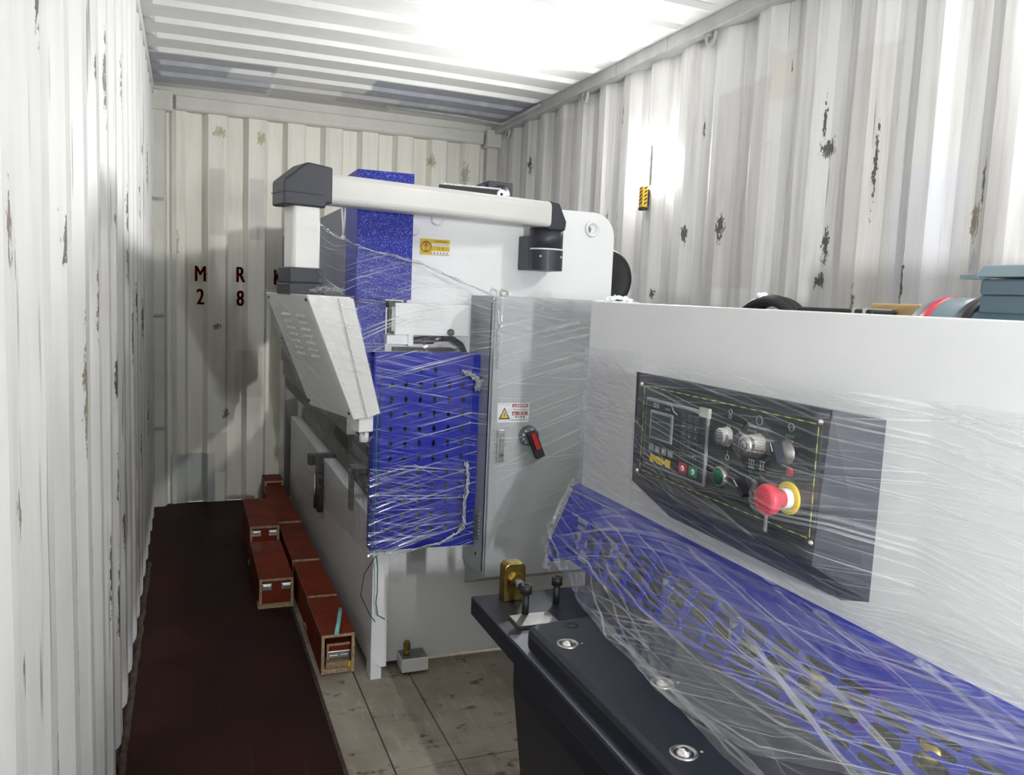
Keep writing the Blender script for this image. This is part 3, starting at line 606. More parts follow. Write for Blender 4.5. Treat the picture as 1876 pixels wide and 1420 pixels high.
# blue finger guard with slots
gx0, gz0, gx1, gz1 = 1.285, .940, 1.211, .770
gl = math.hypot(gx1 - gx0, gz1 - gz0); gd_ = Vector(((gx1 - gx0) / gl, 0, (gz1 - gz0) / gl)); gn = Vector((gd_.z, 0, -gd_.x)); gn = -gn if gn.x > 0 else gn
def gfr(u, v): p = Vector((gx0, u, gz0)) + gd_ * v; return (p, gn)
def capsule(cx, cy, L, w, n=6): return arc(cx + L / 2 - w, cy, w, -90, 90, n) + arc(cx - L / 2 + w, cy, w, 90, 270, n)
holes = []
for v, L_, w_ in ((.073, .072, .0056), (.0915, .072, .0056), (.118, .066, .0130), (.147, .072, .0056), (.166, .072, .0056)):
    for k in range(-7, 14): holes.append(capsule(.9305 + k * .0868, v, L_, w_))
g = G(); g.holed([(YN, 0), (YF + .02, 0), (YF + .02, gl), (YN, gl)], holes, gfr, .004, 'blue_guard'); gu = obj('finger_guard', g, SH)
g = G(); g.prism([(1.286, .915), (1.300, .915), (1.300, .955), (1.280, .945)], 1, YN, YF + .02, 'blue_guard'); obj('guard_lip', g, gu)
g = G(); g.prism([(1.282, .935), (1.30, .935), (1.30, .72), (1.205, .72), (1.210, .775)], 1, YF + .012, YF + .02, 'blue_guard'); obj('guard_end', g, gu)
for y in (1.86, 1.60, 1.34, 1.10, .86, .62):
    g = G(); g.cyl((1.262, y, .80), (1.262, y, .86), .020, 'brass' if y < 1.2 else 'dull_steel', n=20); g.cyl((1.262, y, .78), (1.262, y, .80), .026, 'dark_steel', n=20); obj('hold_down', g, SH)
g = G(); g.box((1.29, YN, .55), (1.36, 2.09, .92), 'dark_steel'); obj('knife_beam', g, SH)
# table
g = G(); g.prism([(.893, .672), (1.30, .672), (1.30, .720), (.893, .720)], 1, YN, 1.966, 'table_black', bev=.003); tb = obj('bed_table', g, SH)
g = G(); g.box((.897, .2, .7195), (.955, 1.70, .7225), 'ram_grey', bev=.001); obj('wear_strip', g, tb)
g = G(); g.box((.935, 1.73, .7195), (1.04, 1.80, .728), 'dull_steel', bev=.001); obj('shim_plate', g, tb)
g = G(); g.prism([(.886, 0.10), (1.28, 0.10), (1.28, .672), (.897, .672), (.897, .62), (.925, .40)], 1, YN, 1.668, 'body_navy', bev=.004); obj('base_body', g, SH)
g = G(); g.box((.95, YN, 0), (1.27, 1.60, .11), 'body_navy'); obj('base_plinth', g, SH)
# support slab with ball transfer units
g = G(); g.prism([(.900, YN), (.900, 1.605), (.918, 1.625), (1.068, 1.640), (1.112, 1.60), (1.205, 1.58), (1.205, YN)], 2, .726, .780, 'table_black', bev=.015); sl = obj('support_slab', g, SH)
for x, y in ((.950, 1.500), (.952, 1.063), (1.050, 1.285), (1.050, .86), (.952, .64)):
    g = G(); g.lathe((x, y, .7795), (0, 0, 1), [(0, .024), (.002, .024), (.003, .021), (.001, .0165), (-.002, .015)], 'steel', 28); g.lathe((x, y, .779), (0, 0, 1), [(-.004, .0145), (.003, .0125), (.007, .008), (.0085, 0)], 'chrome', 24); obj('ball_transfer', g, sl)
    if y < 1.6: 
        g = G(); g.lathe((x + .030, y - .006, .7798), (0, 0, 1), [(0, .003), (.0015, .002), (.002, 0)], 'steel', 10); obj('screw', g, sl)
g = G(); g.lathe((1.000, 1.590, .780), (0, 0, 1), [(.0006, .016), (.0012, .0155), (.0008, .010)], 'label_black', 20); obj('bolt_hole', g, sl)
# lifting lug and cap screws on the table end
g = G(); g.prism([(.962, .720)] + [(1.020, .720)] + arc(1.006, .806, .014, 0, 90, 5) + arc(.976, .806, .014, 90, 180, 5), 1, 1.905, 1.945, 'brass', bev=.003); lug = obj('clamp_block', g, tb)
g = G(); g.cyl((.995, 1.905, .775), (.995, 1.893, .775), .022, 'brass', n=6, smooth=False); g.cyl((.995, 1.893, .775), (.995, 1.872, .770), .012, 'dull_steel', n=14); obj('clamp_nut', g, tb)
for x, y, zt in ((.978, 1.80, .80), (1.090, 1.862, .79)):
    g = G(); g.cyl((x, y, .715), (x, y, zt - .018), .0085, 'black_rubber', n=14); g.lathe((x, y, zt - .02), (0, 0, 1), [(0, .0085), (0, .014), (.022, .014), (.022, .008), (.012, .007), (.012, 0)], 'black_rubber', 18); obj('cap_screw', g, tb)

# control console
xf = 1.212
F = [(xf, 1.078, 1.338), (xf, 1.730, 1.338), (xf, 1.722, 1.072), (xf, 1.095, 1.062)]
B = [(1.301, 1.045, 1.325), (1.301, 1.760, 1.325), (1.301, 1.760, 1.075), (1.301, 1.680, .985), (1.301, 1.110, .985), (1.301, 1.046, 1.005)]
g = G(); V = F + B
g.add(V, [[0, 1, 2, 3], [0, 4, 5, 1], [1, 5, 6, 2], [2, 6, 7], [3, 2, 7, 8], [3, 8, 9], [0, 3, 9, 4]], 'console_dark'); con = obj('control_console', g, SH)
xp = xf - .003
g = G(); g.box((xp, 1.095, 1.098), (xf + .001, 1.706, 1.318), 'console_plate', bev=.001, seg=1)
# printed yellow/green dashed border
n = 0
def dash(p, q, col): g.box((xp - .0005, min(p[0], q[0]) - .0009, min(p[1], q[1]) - .0009), (xp + .0002, max(p[0], q[0]) + .0009, max(p[1], q[1]) + .0009), col)
yy = [1.110 + i * .0162 for i in range(36)]
for i in range(35):
    for z in (1.310, 1.108): dash((yy[i], z), (yy[i + 1] - .0028, z), 'dash_yellow' if i % 2 == 0 else 'print_green')
zz = [1.112 + i * .0150 for i in range(14)]
for i in range(13):
    for y in (1.103, 1.684): dash((y, zz[i]), (y, zz[i + 1] - .0022), 'dash_yellow' if i % 2 == 0 else 'print_green')
obj('panel_plate', g, con)
for y, z in ((1.697, 1.312), (1.0985, 1.3145), (1.695, 1.103), (1.0985, 1.102)):
    g = G(); g.lathe((xp, y, z), (-1, 0, 0), [(0, .0055), (.002, .005), (.004, .003), (.0045, 0)], 'chrome', 14); obj('screw', g, con)
# numeric controller: lettering runs toward -Y (left to right as one faces the console)
TX, TZ = (0, -1, 0), (0, 0, 1); cx = xp - .006
g = G(); g.box((xp - .006, 1.414, 1.127), (xp, 1.664, 1.285), 'frame_grey', bev=.002, seg=1); g.box((cx - .001, 1.420, 1.133), (cx + .001, 1.658, 1.279), 'console_plate'); ctl = obj('controller', g, con)
def r3(a, b, c, d, m, e=.0016): g.poly([(cx - e, a, c), (cx - e, b, c), (cx - e, b, d), (cx - e, a, d)], m)
def rfr(a, b, c, d, t, m, e=.0016): r3(a, b, d - t, d, m, e); r3(a, b, c, c + t, m, e); r3(a, a + t, c, d, m, e); r3(b - t, b, c, d, m, e)
g = G(); g.text('E21S', (cx - .0012, 1.615, 1.271), TX, TZ, .0125, 'print_light', bold=.0003); g.text('estun', (cx - .0012, 1.566, 1.270), TX, TZ, .0095, 'print_light')
g.tube([(cx - .0012, 1.575, 1.281), (cx - .0012, 1.553, 1.280), (cx - .0012, 1.543, 1.268), (cx - .0012, 1.528, 1.263)], .0009, 'print_light', 4); obj('controller_lettering', g, con, kind='stuff')
g = G(); g.box((cx - .003, 1.542, 1.193), (cx, 1.637, 1.259), 'frame_grey', bev=.001, seg=1); r3(1.549, 1.630, 1.199, 1.253, 'screen', .0034); obj('screen', g, con)
def key(y, z, w, h, s, m='print_dim'):
    g.box((cx - .0016, y - w / 2, z - h / 2), (cx, y + w / 2, z + h / 2), 'console_plate'); rfr(y - w / 2, y + w / 2, z - h / 2, z + h / 2, .0011, m, .0020)
    if s: g.text(s, (cx - .0020, y, z), TX, TZ, .0105, 'print_light')
for r, row in enumerate((('1', '2', '3'), ('4', '5', '6'), ('7', '8', '9'), ('-', '0', '.'))):
    for c, s in enumerate(row):
        g = G(); key(1.499 - c * .0225, 1.262 - r * .0195, .0165, .0150, s); obj('key', g, con)
g = G(); key(1.499, 1.184, .0165, .0150, ''); obj('key', g, con)
g = G(); key(1.466, 1.184, .038, .0150, ''); g.tube([(cx - .002, 1.476, 1.182), (cx - .002, 1.456, 1.182), (cx - .002, 1.456, 1.186)], .0006, 'print_light', 4); obj('key', g, con)
for k in range(4):
    g = G(); y = 1.628 - k * .0272; g.box((cx - .0016, y - .0095, 1.164), (cx, y + .0095, 1.179), 'frame_grey'); g.text(('\u2261', '\u25b2', '\u25c6', '\u25b8')[k], (cx - .0018, y, 1.171), TX, TZ, .010, 'print_light'); obj('function_key', g, con)
# yellow block logo
g = G(); a, b, c, d = 1.542, 1.629, 1.139, 1.157
def lp(*pp): g.poly([(cx - .0018, a + (b - a) * (1 - u), c + (d - c) * v) for u, v in pp], 'yellow')
lp((0, 0), (.19, 0), (.19, .35), (.25, .28), (.25, 1), (.19, .78), (.12, 1), (0, 1)); lp((.25, .28), (.31, .12), (.31, .9), (.25, 1 * .7)); lp((.32, .05), (.66, .05), (.66, .95), (.32, .95)); lp((.66, .3), (.75, .3), (.75, .72), (.66, .72)); lp((.75, 0), (1, 0), (1, 1), (.75, 1))
for u, v, w in ((.12, .22, .05), (.40, .30, .05), (.52, .62, .04), (.55, .3, .05)): g.poly([(cx - .0022, a + (b - a) * (1 - u), c + (d - c) * v), (cx - .0022, a + (b - a) * (1 - u - w), c + (d - c) * v), (cx - .0022, a + (b - a) * (1 - u - w), c + (d - c) * (v + .16)), (cx - .0022, a + (b - a) * (1 - u), c + (d - c) * (v + .16))], 'label_black')
obj('logo_badge', g, con)
for y, m_ in ((1.494, 'red_key'), (1.455, 'green_key')):
    g = G(); g.box((cx - .002, y - .0145, 1.139), (cx, y + .0145, 1.162), m_)
    g.lathe((cx - .002, y, 1.1505), (-1, 0, 0), [(0, .0065), (.0005, .0062), (.0006, 0)], 'label_white', 16); g.lathe((cx - .0027, y, 1.1505), (-1, 0, 0), [(0, .0026), (.0004, 0)], m_, 12); obj('start_stop_key', g, con)
g = G(); g.box((xp - .0075, 1.413, 1.272), (xp, 1.446, 1.292), 'tag_cream'); [g.poly([(xp - .0078, 1.436 - q * .008, 1.279), (xp - .0078, 1.431 - q * .008, 1.279), (xp - .0078, 1.431 - q * .008, 1.285), (xp - .0078, 1.436 - q * .008, 1.285)], 'print_light') for q in range(3)]; obj('inspection_tag', g, con)
def btn(name, y, z, prof, m, extra=None):
    global g
    g = G(); g.lathe((xp, y, z), (-1, 0, 0), prof, m)
    if extra: extra(y, z)
    return obj(name, g, con)
def grille(y, z):
    for k in range(-3, 4):
        w = math.sqrt(max(.0155 ** 2 - (k * .0044) ** 2, 0)) * .85; g.box((xp - .0215, y - w, z + k * .0044 - .0011), (xp - .0195, y + w, z + k * .0044 + .0011), 'dull_steel')
btn('buzzer', 1.354, 1.245, [(0, .021), (.004, .021), (.005, .0185), (.018, .0185), (.020, .0165), (.020, 0)], 'latch_metal', grille)
def keyhole(y, z): g.lathe((xp - .036, y, z), (-1, 0, 0), [(0, .0125), (.0004, .0125), (.0004, .009)], 'dark_steel', 20); g.lathe((xp - .0365, y, z), (-1, 0, 0), [(0, .0085), (.001, .0080), (.001, 0)], 'steel', 20); g.box((xp - .0385, y - .001, z - .004), (xp - .037, y + .001, z + .004), 'label_black')
btn('key_switch', 1.256, 1.246, [(0, .023), (.004, .023), (.005, .020), (.020, .020), (.021, .0175), (.024, .0175), (.025, .019), (.034, .019), (.036, .016), (.036, 0)], 'steel', keyhole)
def knob(y, z, an):
    d = Vector((0, -math.sin(an), math.cos(an))); w = Vector((0, d.z, -d.y)); c = Vector((0, y, z))
    P = lambda s, t, x: (x, (c + d * s + w * t).y, (c + d * s + w * t).z)
    x0, x1 = xp - .010, xp - .030; V = [P(-.019, -.006, x0), P(.019, -.006, x0), P(.019, .006, x0), P(-.019, .006, x0), P(-.019, -.005, x1), P(.019, -.005, x1), P(.019, .005, x1), P(-.019, .005, x1)]
    g.add(V, [[0, 1, 2, 3], [7, 6, 5, 4], [0, 4, 5, 1], [1, 5, 6, 2], [2, 6, 7, 3], [3, 7, 4, 0]], 'black_plastic')
    g.add([P(.003, -.0015, x1 - .0004), P(.019, -.0015, x1 - .0004), P(.019, .0015, x1 - .0004), P(.003, .0015, x1 - .0004)], [[0, 1, 2, 3]], 'label_white')
btn('selector_switch', 1.178, 1.246, [(0, .022), (.003, .022), (.004, .019), (.011, .018), (.012, 0)], 'dull_steel', lambda y, z: knob(y, z, math.radians(-28)))
def lens(y, z): g.lathe((xp - .008, y, z), (-1, 0, 0), [(0, .0165), (.003, .0160), (.005, .012), (.0055, 0)], 'green_plastic', 24)
btn('green_push_button', 1.364, 1.161, [(0, .022), (.004, .022), (.008, .020), (.010, .0185), (.009, .0165), (.006, .016)], 'steel', lens)
btn('selector_switch', 1.270, 1.161, [(0, .022), (.003, .022), (.004, .019), (.011, .018), (.012, 0)], 'console_plate', lambda y, z: knob(y, z, math.radians(-50)))
g = G(); g.lathe((xp, 1.162, 1.166), (-1, 0, 0), [(0, .030), (.004, .030), (.005, .027), (.005, .020)], 'yellow', 32); es = obj('stop_ring', g, con)
g = G(); g.lathe((xp - .004, 1.162, 1.166), (-1, 0, 0), [(0, .019), (.012, .018), (.013, .016)], 'label_white', 28); obj('stop_stem', g, con)
g = G(); g.lathe((xp - .015, 1.162, 1.166), (-1, 0, 0), [(0, .0165), (.012, .018), (.022, .026), (.026, .0285), (.036, .0285), (.041, .026), (.043, .020), (.0435, 0)], 'red_plastic', 36); obj('emergency_stop', g, con)
g = G()
def pr_rect(y, z, w, h, m): g.poly([(xp - .0008, y - w / 2, z - h / 2), (xp - .0008, y + w / 2, z - h / 2), (xp - .0008, y + w / 2, z + h / 2), (xp - .0008, y - w / 2, z + h / 2)], m)
def circ(y, z, r, m, n=20): g.tube([(xp - .0008, y + r * math.cos(2 * math.pi * k / n), z + r * math.sin(2 * math.pi * k / n)) for k in range(n)], .0008, m, 4, True)
circ(1.259, 1.292, .009, 'print_dim'); circ(1.349, 1.296, .005, 'print_dim'); circ(1.349, 1.286, .004, 'print_dim'); circ(1.17, 1.294, .007, 'print_dim'); pr_rect(1.17, 1.294, .02, .0014, 'print_dim'); circ(1.349, 1.203, .005, 'print_light'); pr_rect(1.349, 1.213, .0014, .010, 'print_light')
for y, z, w, nb in ((1.352, 1.276, 0, 2), (1.278, 1.278, .024, 4), (1.172, 1.277, .024, 3), (1.355, 1.190, .028, 4), (1.262, 1.192, .036, 4), (1.168, 1.198, .034, 4)):
    if w:
        for q in range(6): pr_rect(y + w / 2 - (q + .5) * w / 6, z, w / 6 * .72, .0052, 'print_green')
    for q in range(nb): pr_rect(y + (nb - 1) * .0037 - q * .0074, z - .009, .0050, .0048, 'print_dim')
for k in range(3): pr_rect(1.279 - k * .006, 1.206, .0017, .015, 'print_light')
for k in range(2): pr_rect(1.246 - k * .008, 1.209, .0017, .015, 'print_light')
for y, w in ((1.273, .02), (1.242, .016)):
    for z in (1.1985, 1.2135): pr_rect(y, z + (.003 if y < 1.26 else 0), w, .0014, 'print_light')
g.lathe((xp - .0006, 1.165, 1.213), (-1, 0, 0), [(0, .010), (.0003, .0098), (.0004, 0)], 'red_key', 8); obj('panel_lettering', g, con, kind='stuff')
g = G(); g.tube([(xp - .012, 1.205, 1.145), (xp - .02, 1.206, 1.132), (xp - .015, 1.200, 1.125)], .004, 'latch_metal', 8); g.box((xp - .018, 1.196, 1.094), (xp - .013, 1.204, 1.128), 'latch_metal', bev=.001, seg=1); obj('switch_key', g, con)

# motor, hose and pieces lying behind the top edge of the shear
g = G(); g.cyl((1.97, .55, 1.440), (1.97, 1.40, 1.440), .105, 'motor_teal', n=40)
g.lathe((1.97, 1.40, 1.440), (0, 1, 0), [(0, .105), (.0, .110), (.13, .110), (.16, .100), (.175, .06), (.175, 0)], 'motor_light', 40); mo = obj('motor', g, SH)
g = G(); g.box((1.90, .70, 1.288), (2.04, 1.30, 1.37), 'motor_teal', bev=.004); obj('motor_foot', g, mo)
g = G(); g.lathe((1.97, 1.385, 1.440), (0, 1, 0), [(0, .106), (0, .1125), (.035, .1125), (.035, .106)], 'black_rubber', 40); obj('motor_band', g, mo)
g = G(); g.lathe((1.97, 1.495, 1.440), (0, 1, 0), [(0, .1101), (0, .1112), (.028, .1112), (.028, .1101)], 'red_key', 40); obj('motor_label', g, mo)
g = G(); g.box((1.88, .98, 1.515), (2.06, 1.365, 1.555), 'motor_teal', bev=.004); g.box((1.87, 1.0, 1.555), (2.07, 1.36, 1.590), 'motor_teal', bev=.006); obj('terminal_box', g, mo)
g = G(); g.prism([(1.862, 1.594), (2.078, 1.594), (2.05, 1.622), (1.89, 1.622)], 1, .99, 1.372, 'motor_light', bev=.004); g.box((1.86, 1.36, 1.590), (1.90, 1.405, 1.599), 'motor_light'); obj('terminal_lid', g, mo)
g = G()
for c, ph in ((0, 0), (.025, .2), (-.02, -.25)):
    g.tube([(1.92 + c, 2.13 + .150 * math.cos(t + ph), 1.420 + .112 * math.sin(t + ph) - .02 * abs(ph)) for t in [math.pi * 2 * k / 40 for k in range(40)]], .015, 'black_rubber', 10, True)
obj('hose_coil', g, SH)
g = G(); g.tube([(1.905, 2.14 + .150 * math.cos(t), 1.424 + .114 * math.sin(t)) for t in (1.35, 1.42, 1.5)], .0165, 'plastic_bag', 8); obj('hose_tag', g, SH)
g = G(); g.box((1.86, 1.66, 1.288), (1.95, 1.95, 1.512), 'black_rubber', bev=.006); g.box((1.858, 1.68, 1.470), (1.952, 1.69, 1.5145), 'label_grey'); g.box((1.858, 1.72, 1.470), (1.952, 1.728, 1.5145), 'label_grey'); obj('rubber_pad', g, SH)
g = G(); g.box((1.955, 1.60, 1.288), (2.06, 1.76, 1.530), 'kraft', bev=.004); obj('kraft_box', g, SH)

# ---------------------------------------------------------------- work lights
def work_light(pos, yaw, led, lab, wrap=False):
    """bar lamp held by its magnet; local +x points away from the wall"""
    t = thing('work_light', (pos[0], pos[1], pos[2] - .136), lab, 'lamp', 'magnetic work lights')
    T = Matrix.Translation(Vector(pos)) @ Matrix.Rotation(math.radians(yaw), 4, 'Z')
    def part(n, *bs):
        g = G(); g.M = T
        for lo, hi, m, bev in bs: g.box(lo, hi, m, bev=bev)
        return obj(n, g, t)
    part('lamp_body', ((.008, -.022, -.015), (.012 if wrap else .034, .022, .182), 'label_white', .001))
    g = G(); g.M = T; g.box((.012 if wrap else .034, -.021, -.008), (.042, .021, .176), 'led_side' if wrap else led, faces={'+x': led}); obj('light_strip', g, t)   # bright front, dimmer diffuser sides
    part('handle', ((.010, -.022, -.122), (.038, .022, -.016), 'lamp_yellow', .006))
    g = G(); g.M = T
    for k in range(5):
        zz = -.112 + k * .019; g.poly([(.0388, -.014, zz), (.0388, .014, zz + .012), (.0388, .014, zz + .020), (.0388, -.014, zz + .008)], 'label_black')
        for sy in (-.0226, .0226): g.poly([(.016, sy, zz + .012), (.032, sy, zz), (.032, sy, zz + .008), (.016, sy, zz + .020)], 'label_black')
    obj('hazard_stripe', g, t)
    part('end_cap', ((.008, -.023, -.136), (.039, .023, -.120), 'black_plastic', .005))
    part('magnet', ((.0, -.015, -.11), (.012, .015, -.03), 'black_plastic', 0))
    return t
work_light((WX - .004, 3.668, 2.098), 180, 'led_a', 'lit white work light with yellow striped handle stuck to right wall', True)
work_light((WX - .004, 1.36, 2.27), 180, 'led_b', 'second lit work light on the right wall nearer the doors')
lc = work_light((.80, -.99, 1.46), 20, 'led_c', 'lit work light on a tripod stand by the open doors')
del lc['group']
g = G(); g.cyl((.80, -1.0, .30), (.80, -1.0, 1.64), .011, 'black_plastic', n=14); g.box((.782, -1.010, 1.36), (.818, -.990, 1.56), 'black_plastic', bev=.002); obj('stand_pole', g, lc)
for k in range(3):
    an = math.radians(20 + 120 * k); g = G(); g.tube([(.80, -1.0, .62), (.80 + .26 * math.cos(an), -1.0 + .26 * math.sin(an), .015)], .009, 'black_plastic', 8); g.lathe((.80 + .26 * math.cos(an), -1.0 + .26 * math.sin(an), .0), (0, 0, 1), [(0, .014), (.02, .014), (.026, 0)], 'black_rubber', 12); obj('stand_leg', g, lc)

# ---------------------------------------------------------------- plywood tool boxes
def tool_box(x0, x1, y0, y1, h, lab, tilt=0.0, latches=True, open_end=False):
    t = thing('plywood_box', ((x0 + x1) / 2, y1, 0), lab, 'wooden box', 'red plywood tool boxes on the floor'); t.rotation_euler = (0, 0, 0)
    th = .012; E = {'-y': 'ply_edge', '+y': 'ply_edge'}; o = []
    z0 = .004
    def add(n, g): o.append(obj(n, g, t))
    g = G(); g.box((x0, y0, h - th), (x1, y1, h), 'red_film', faces=dict(E, **{'-x': 'ply_edge', '+x': 'ply_edge'})); add('top_panel', g)
    for a in (x0, x1 - th):
        g = G(); g.box((a, y0, z0), (a + th, y1, h - th - .0004), 'red_film', faces=E); add('side_panel', g)
    g = G(); g.box((x0 + th, y0 + .004, z0), (x1 - th, y1, z0 + .018), 'ply_edge'); add('bottom_board', g)
    if not open_end:
        g = G(); g.box((x0 + th, y0 + .012, z0 + .018), (x1 - th, y0 + .024, h - th), 'red_film'); add('end_panel', g)
        g = G(); g.box((x0 - .006, y0 - .004, z0), (x1 + .002, y0 + .06, z0 + .016), 'ply_edge'); add('base_batten', g)
        if latches:
            for xc in (x0 + .034, x1 - .032):
                g = G(); zc = h - .040; g.box((xc - .024, y0 - .001, zc - .016), (xc + .024, y0 + .012, zc + .016), 'latch_metal', bev=.002); g.box((xc - .017, y0 - .004, zc - .003), (xc + .017, y0 + .0, zc + .003), 'dull_steel', bev=.001); g.box((xc - .017, y0 - .006, zc + .006), (xc + .017, y0, zc + .009), 'latch_metal'); add('latch', g)
    else:
        a, b, c = x0 + .026, x1 - .004, y0 + .035
        g = G(); g.box((a, c, h - .062), (b, y1 - .02, h - .052), 'red_film', faces=E); add('inner_lid', g)
        for q in (a, b - .008):
            g = G(); g.box((q, c, .045), (q + .008, y1 - .02, h - .062), 'red_film', faces=E); add('inner_side', g)
        g = G(); g.box((a + .008, c + .012, .045), (b - .008, c + .02, h - .062), 'red_film'); add('inner_end', g)
        for xc in (a + .028, b - .027):
            g = G(); g.box((xc - .023, c + .001, .050), (xc + .023, c + .013, .080), 'latch_metal', bev=.002); g.box((xc - .016, c - .003, .058), (xc + .016, c + .002, .064), 'chrome', bev=.001); add('latch', g)
        for zb, hb in ((.032, .012), (.018, .011)):
            g = G(); g.box((a - .004, c - .008 - zb * .3, zb), (b + .002, c + .2, zb + hb), 'ply_edge'); add('base_batten', g)
        g = G(); g.box((x1 - .022, y0 + .01, .02), (x1 - .002, y0 + .025, .044), 'yellow'); add('corner_tag', g)
    if tilt:
        t.rotation_euler = (-tilt, 0, 0)
    return t
tool_box(.686, .815, 3.105, 3.515, .165, 'open-ended red plywood box nearest the camera with a box inside', open_end=True)
tool_box(.688, .815, 3.535, 4.030, .160, 'red plywood box just behind the open-ended one in the row beside the press brake', .012, False)
tool_box(.684, .815, 4.045, 4.735, .158, 'red plywood box third from the camera in the row beside the press brake', .012, False)
tool_box(.680, .812, 4.750, 5.680, .156, 'long red plywood box fourth from the camera in the row beside the press brake', .010, False)
tool_box(.690, .812, 5.695, 5.91, .185, 'short red plywood box against the end wall at the end of the row', .010, False)
tool_box(.513, .668, 3.860, 4.470, .145, 'low red plywood box with two latches in front of the taller latched one')
tool_box(.514, .667, 4.505, 5.12, .216, 'tall red plywood box with two latches left of the row')
g = G(); g.tube([(.797, 3.335, .1735), (.780, 3.26, .1735), (.767, 3.20, .1735), (.741, 3.094, .1735)], .0085, 'cyan_strip', 8)
obj('plastic_strip', g, None, 'pale turquoise plastic strip lying on the open-ended plywood box', 'strip')

# ---------------------------------------------------------------- stretch film
def lerp_tab(t, x):
    for (a, va), (b, vb) in zip(t, t[1:]):
        if x <= b: return va + (vb - va) * max(0, (x - a)) / (b - a)
    return t[-1][1]
SF = thing('stretch_film', (1.2, 1.6, .79), 'clear stretch film wrapped over the shear front, console and blue guard', 'plastic film', 'stretch film wraps')
def shear_film(u, v):
    y = .22 + u * 1.965; zt = 1.372 + .008 * nz(y * 5, 2, 2); zb = .7825 + .004 * nz(y * 9, 1, 5)
    z = zt + (zb - zt) * v
    xw = 1.2955
    if z < .955:   # follows the guard, bulging a little
        q = (z - .955) / (.79 - .955); xw = 1.281 + (lerp_tab([(.2, 1.005), (.97, 1.022), (1.48, 1.058), (1.65, 1.078), (1.85, 1.13), (2.2, 1.195)], y) - 1.281) * (q ** 1.25)
    dy = max(1.10 - y, y - 1.70, 0); dz = max(1.075 - z, z - 1.335, 0); dd = math.hypot(dy * 1.0, dz * 1.15)
    xc = 1.2035 + dd * .62
    es = math.hypot(y - 1.162, z - 1.166); xe_ = 1.148 + max(0, es - .032) * 1.15
    ks = math.hypot(y - 1.256, z - 1.246); xk = 1.166 + max(0, ks - .022) * 1.3
    cs = max(abs(y - 1.54) - .125, abs(z - 1.2) - .08, 0); xg = 1.198 + cs * .5
    x = min(xw, xc, xe_, xk, xg)
    x -= .0025 + .003 * abs(nz(y * 2.2, z * 38 + y * 5, 1)) + .002 * nz(y * 5, z * 90, 7) + .0012 * nz(y * 14, z * 160 - y * 30, 2)
    if y > YF - .01: x += 0
    return (x, y, z)
g = G(); g.grid(shear_film, 420, 260, 'film_shear', lambda u, v: (u * 1.965, v * .75)); obj('front_sheet', g, SF)
def second_wrap(u, v):
    y = .62 + u * 1.565; v2 = v * (1 - .0) ; zt = lerp_tab([(.6, 1.05), (1.0, 1.02), (1.5, 1.14), (1.9, 1.34), (2.2, 1.35)], y); zb = lerp_tab([(.6, .90), (1.0, .80), (1.2, .785), (2.2, .785)], y)
    z = zt + (zb - zt) * v; x = shear_film((y - .22) / 1.965, 0)[0]
    q = shear_film((y - .22) / 1.965, (z - 1.372) / (.7825 - 1.372)); return (q[0] - .006 - .004 * abs(nz(y * 3, z * 55 - y * 22, 3)), y, z)
g = G(); g.grid(second_wrap, 260, 130, 'film_shear', lambda u, v: (u * 1.56 + 6, v * .42 - u * .28)); obj('overlap_sheet', g, SF)
def shear_end(u, v):
    z = 1.36 - v * .56; x0 = 1.2955 if z > .955 else 1.281 + (1.190 - 1.281) * (z - .955) / (.79 - .955)
    x = x0 + u * (1.46 - x0); y = YF + .026 + .012 * math.sin(u * 3.1) + .004 * nz(x * 9, z * 30, 3) - (.006 if u < .02 else 0); return (x, y, z)
g = G(); g.grid(shear_end, 40, 60, 'film_shear', lambda u, v: (u * .3 + 3, v * .56)); obj('end_sheet', g, SF)
g = G()   # tucked roll along the table and the gathered corner
for k in range(3): g.tube([(lerp_tab([(.2, 1.005), (.97, 1.022), (1.48, 1.058), (1.65, 1.078), (1.8, 1.09)], .3 + t * 1.35) + .005 * k + .010 * nz(t * 12, k, 1), .3 + t * 1.35, .785 + .003 * nz(t * 30, k, 4)) for t in [i / 70 for i in range(71)]], lambda t: .0035 + .0022 * nz(t * 60, 1, k), 'film_box', 6)
for i in range(0): pass
obj('film_hem', g, SF)
def crumple(path, r, n, seed, m='film_box', parent=None, name='film_bundle'):
    g = G()
    for k in range(n):
        pts = []
        for i in range(28):
            t = i / 27; s = t * (len(path) - 1); a = int(min(s, len(path) - 2)); p = Vector(path[a]).lerp(Vector(path[a + 1]), s - a)
            pts.append(p + Vector((nz(t * 14, k * 3.1, seed), nz(t * 15, k * 2.3, seed + 5), nz(t * 13, k * 1.7, seed + 9))) * r)
        g.tube(pts, lambda t: r * (.16 + .14 * nz(t * 22, k, seed)), m, 6)
    for v in range(len(g.v)): g.uv[v] = (g.v[v][0] * 2 + g.v[v][1], g.v[v][2] + g.v[v][1])
    return obj(name, g, parent)
crumple([(1.285, 2.19, .96), (1.255, 2.19, .90), (1.215, 2.18, .83), (1.20, 2.17, .775), (1.15, 2.05, .745)], .020, 9, 3.0, 'film_box', SF)
crumple([(1.43, 2.16, 1.508), (1.38, 2.165, 1.516), (1.34, 2.15, 1.508)], .014, 7, 8.0, 'plastic_bag', SF)

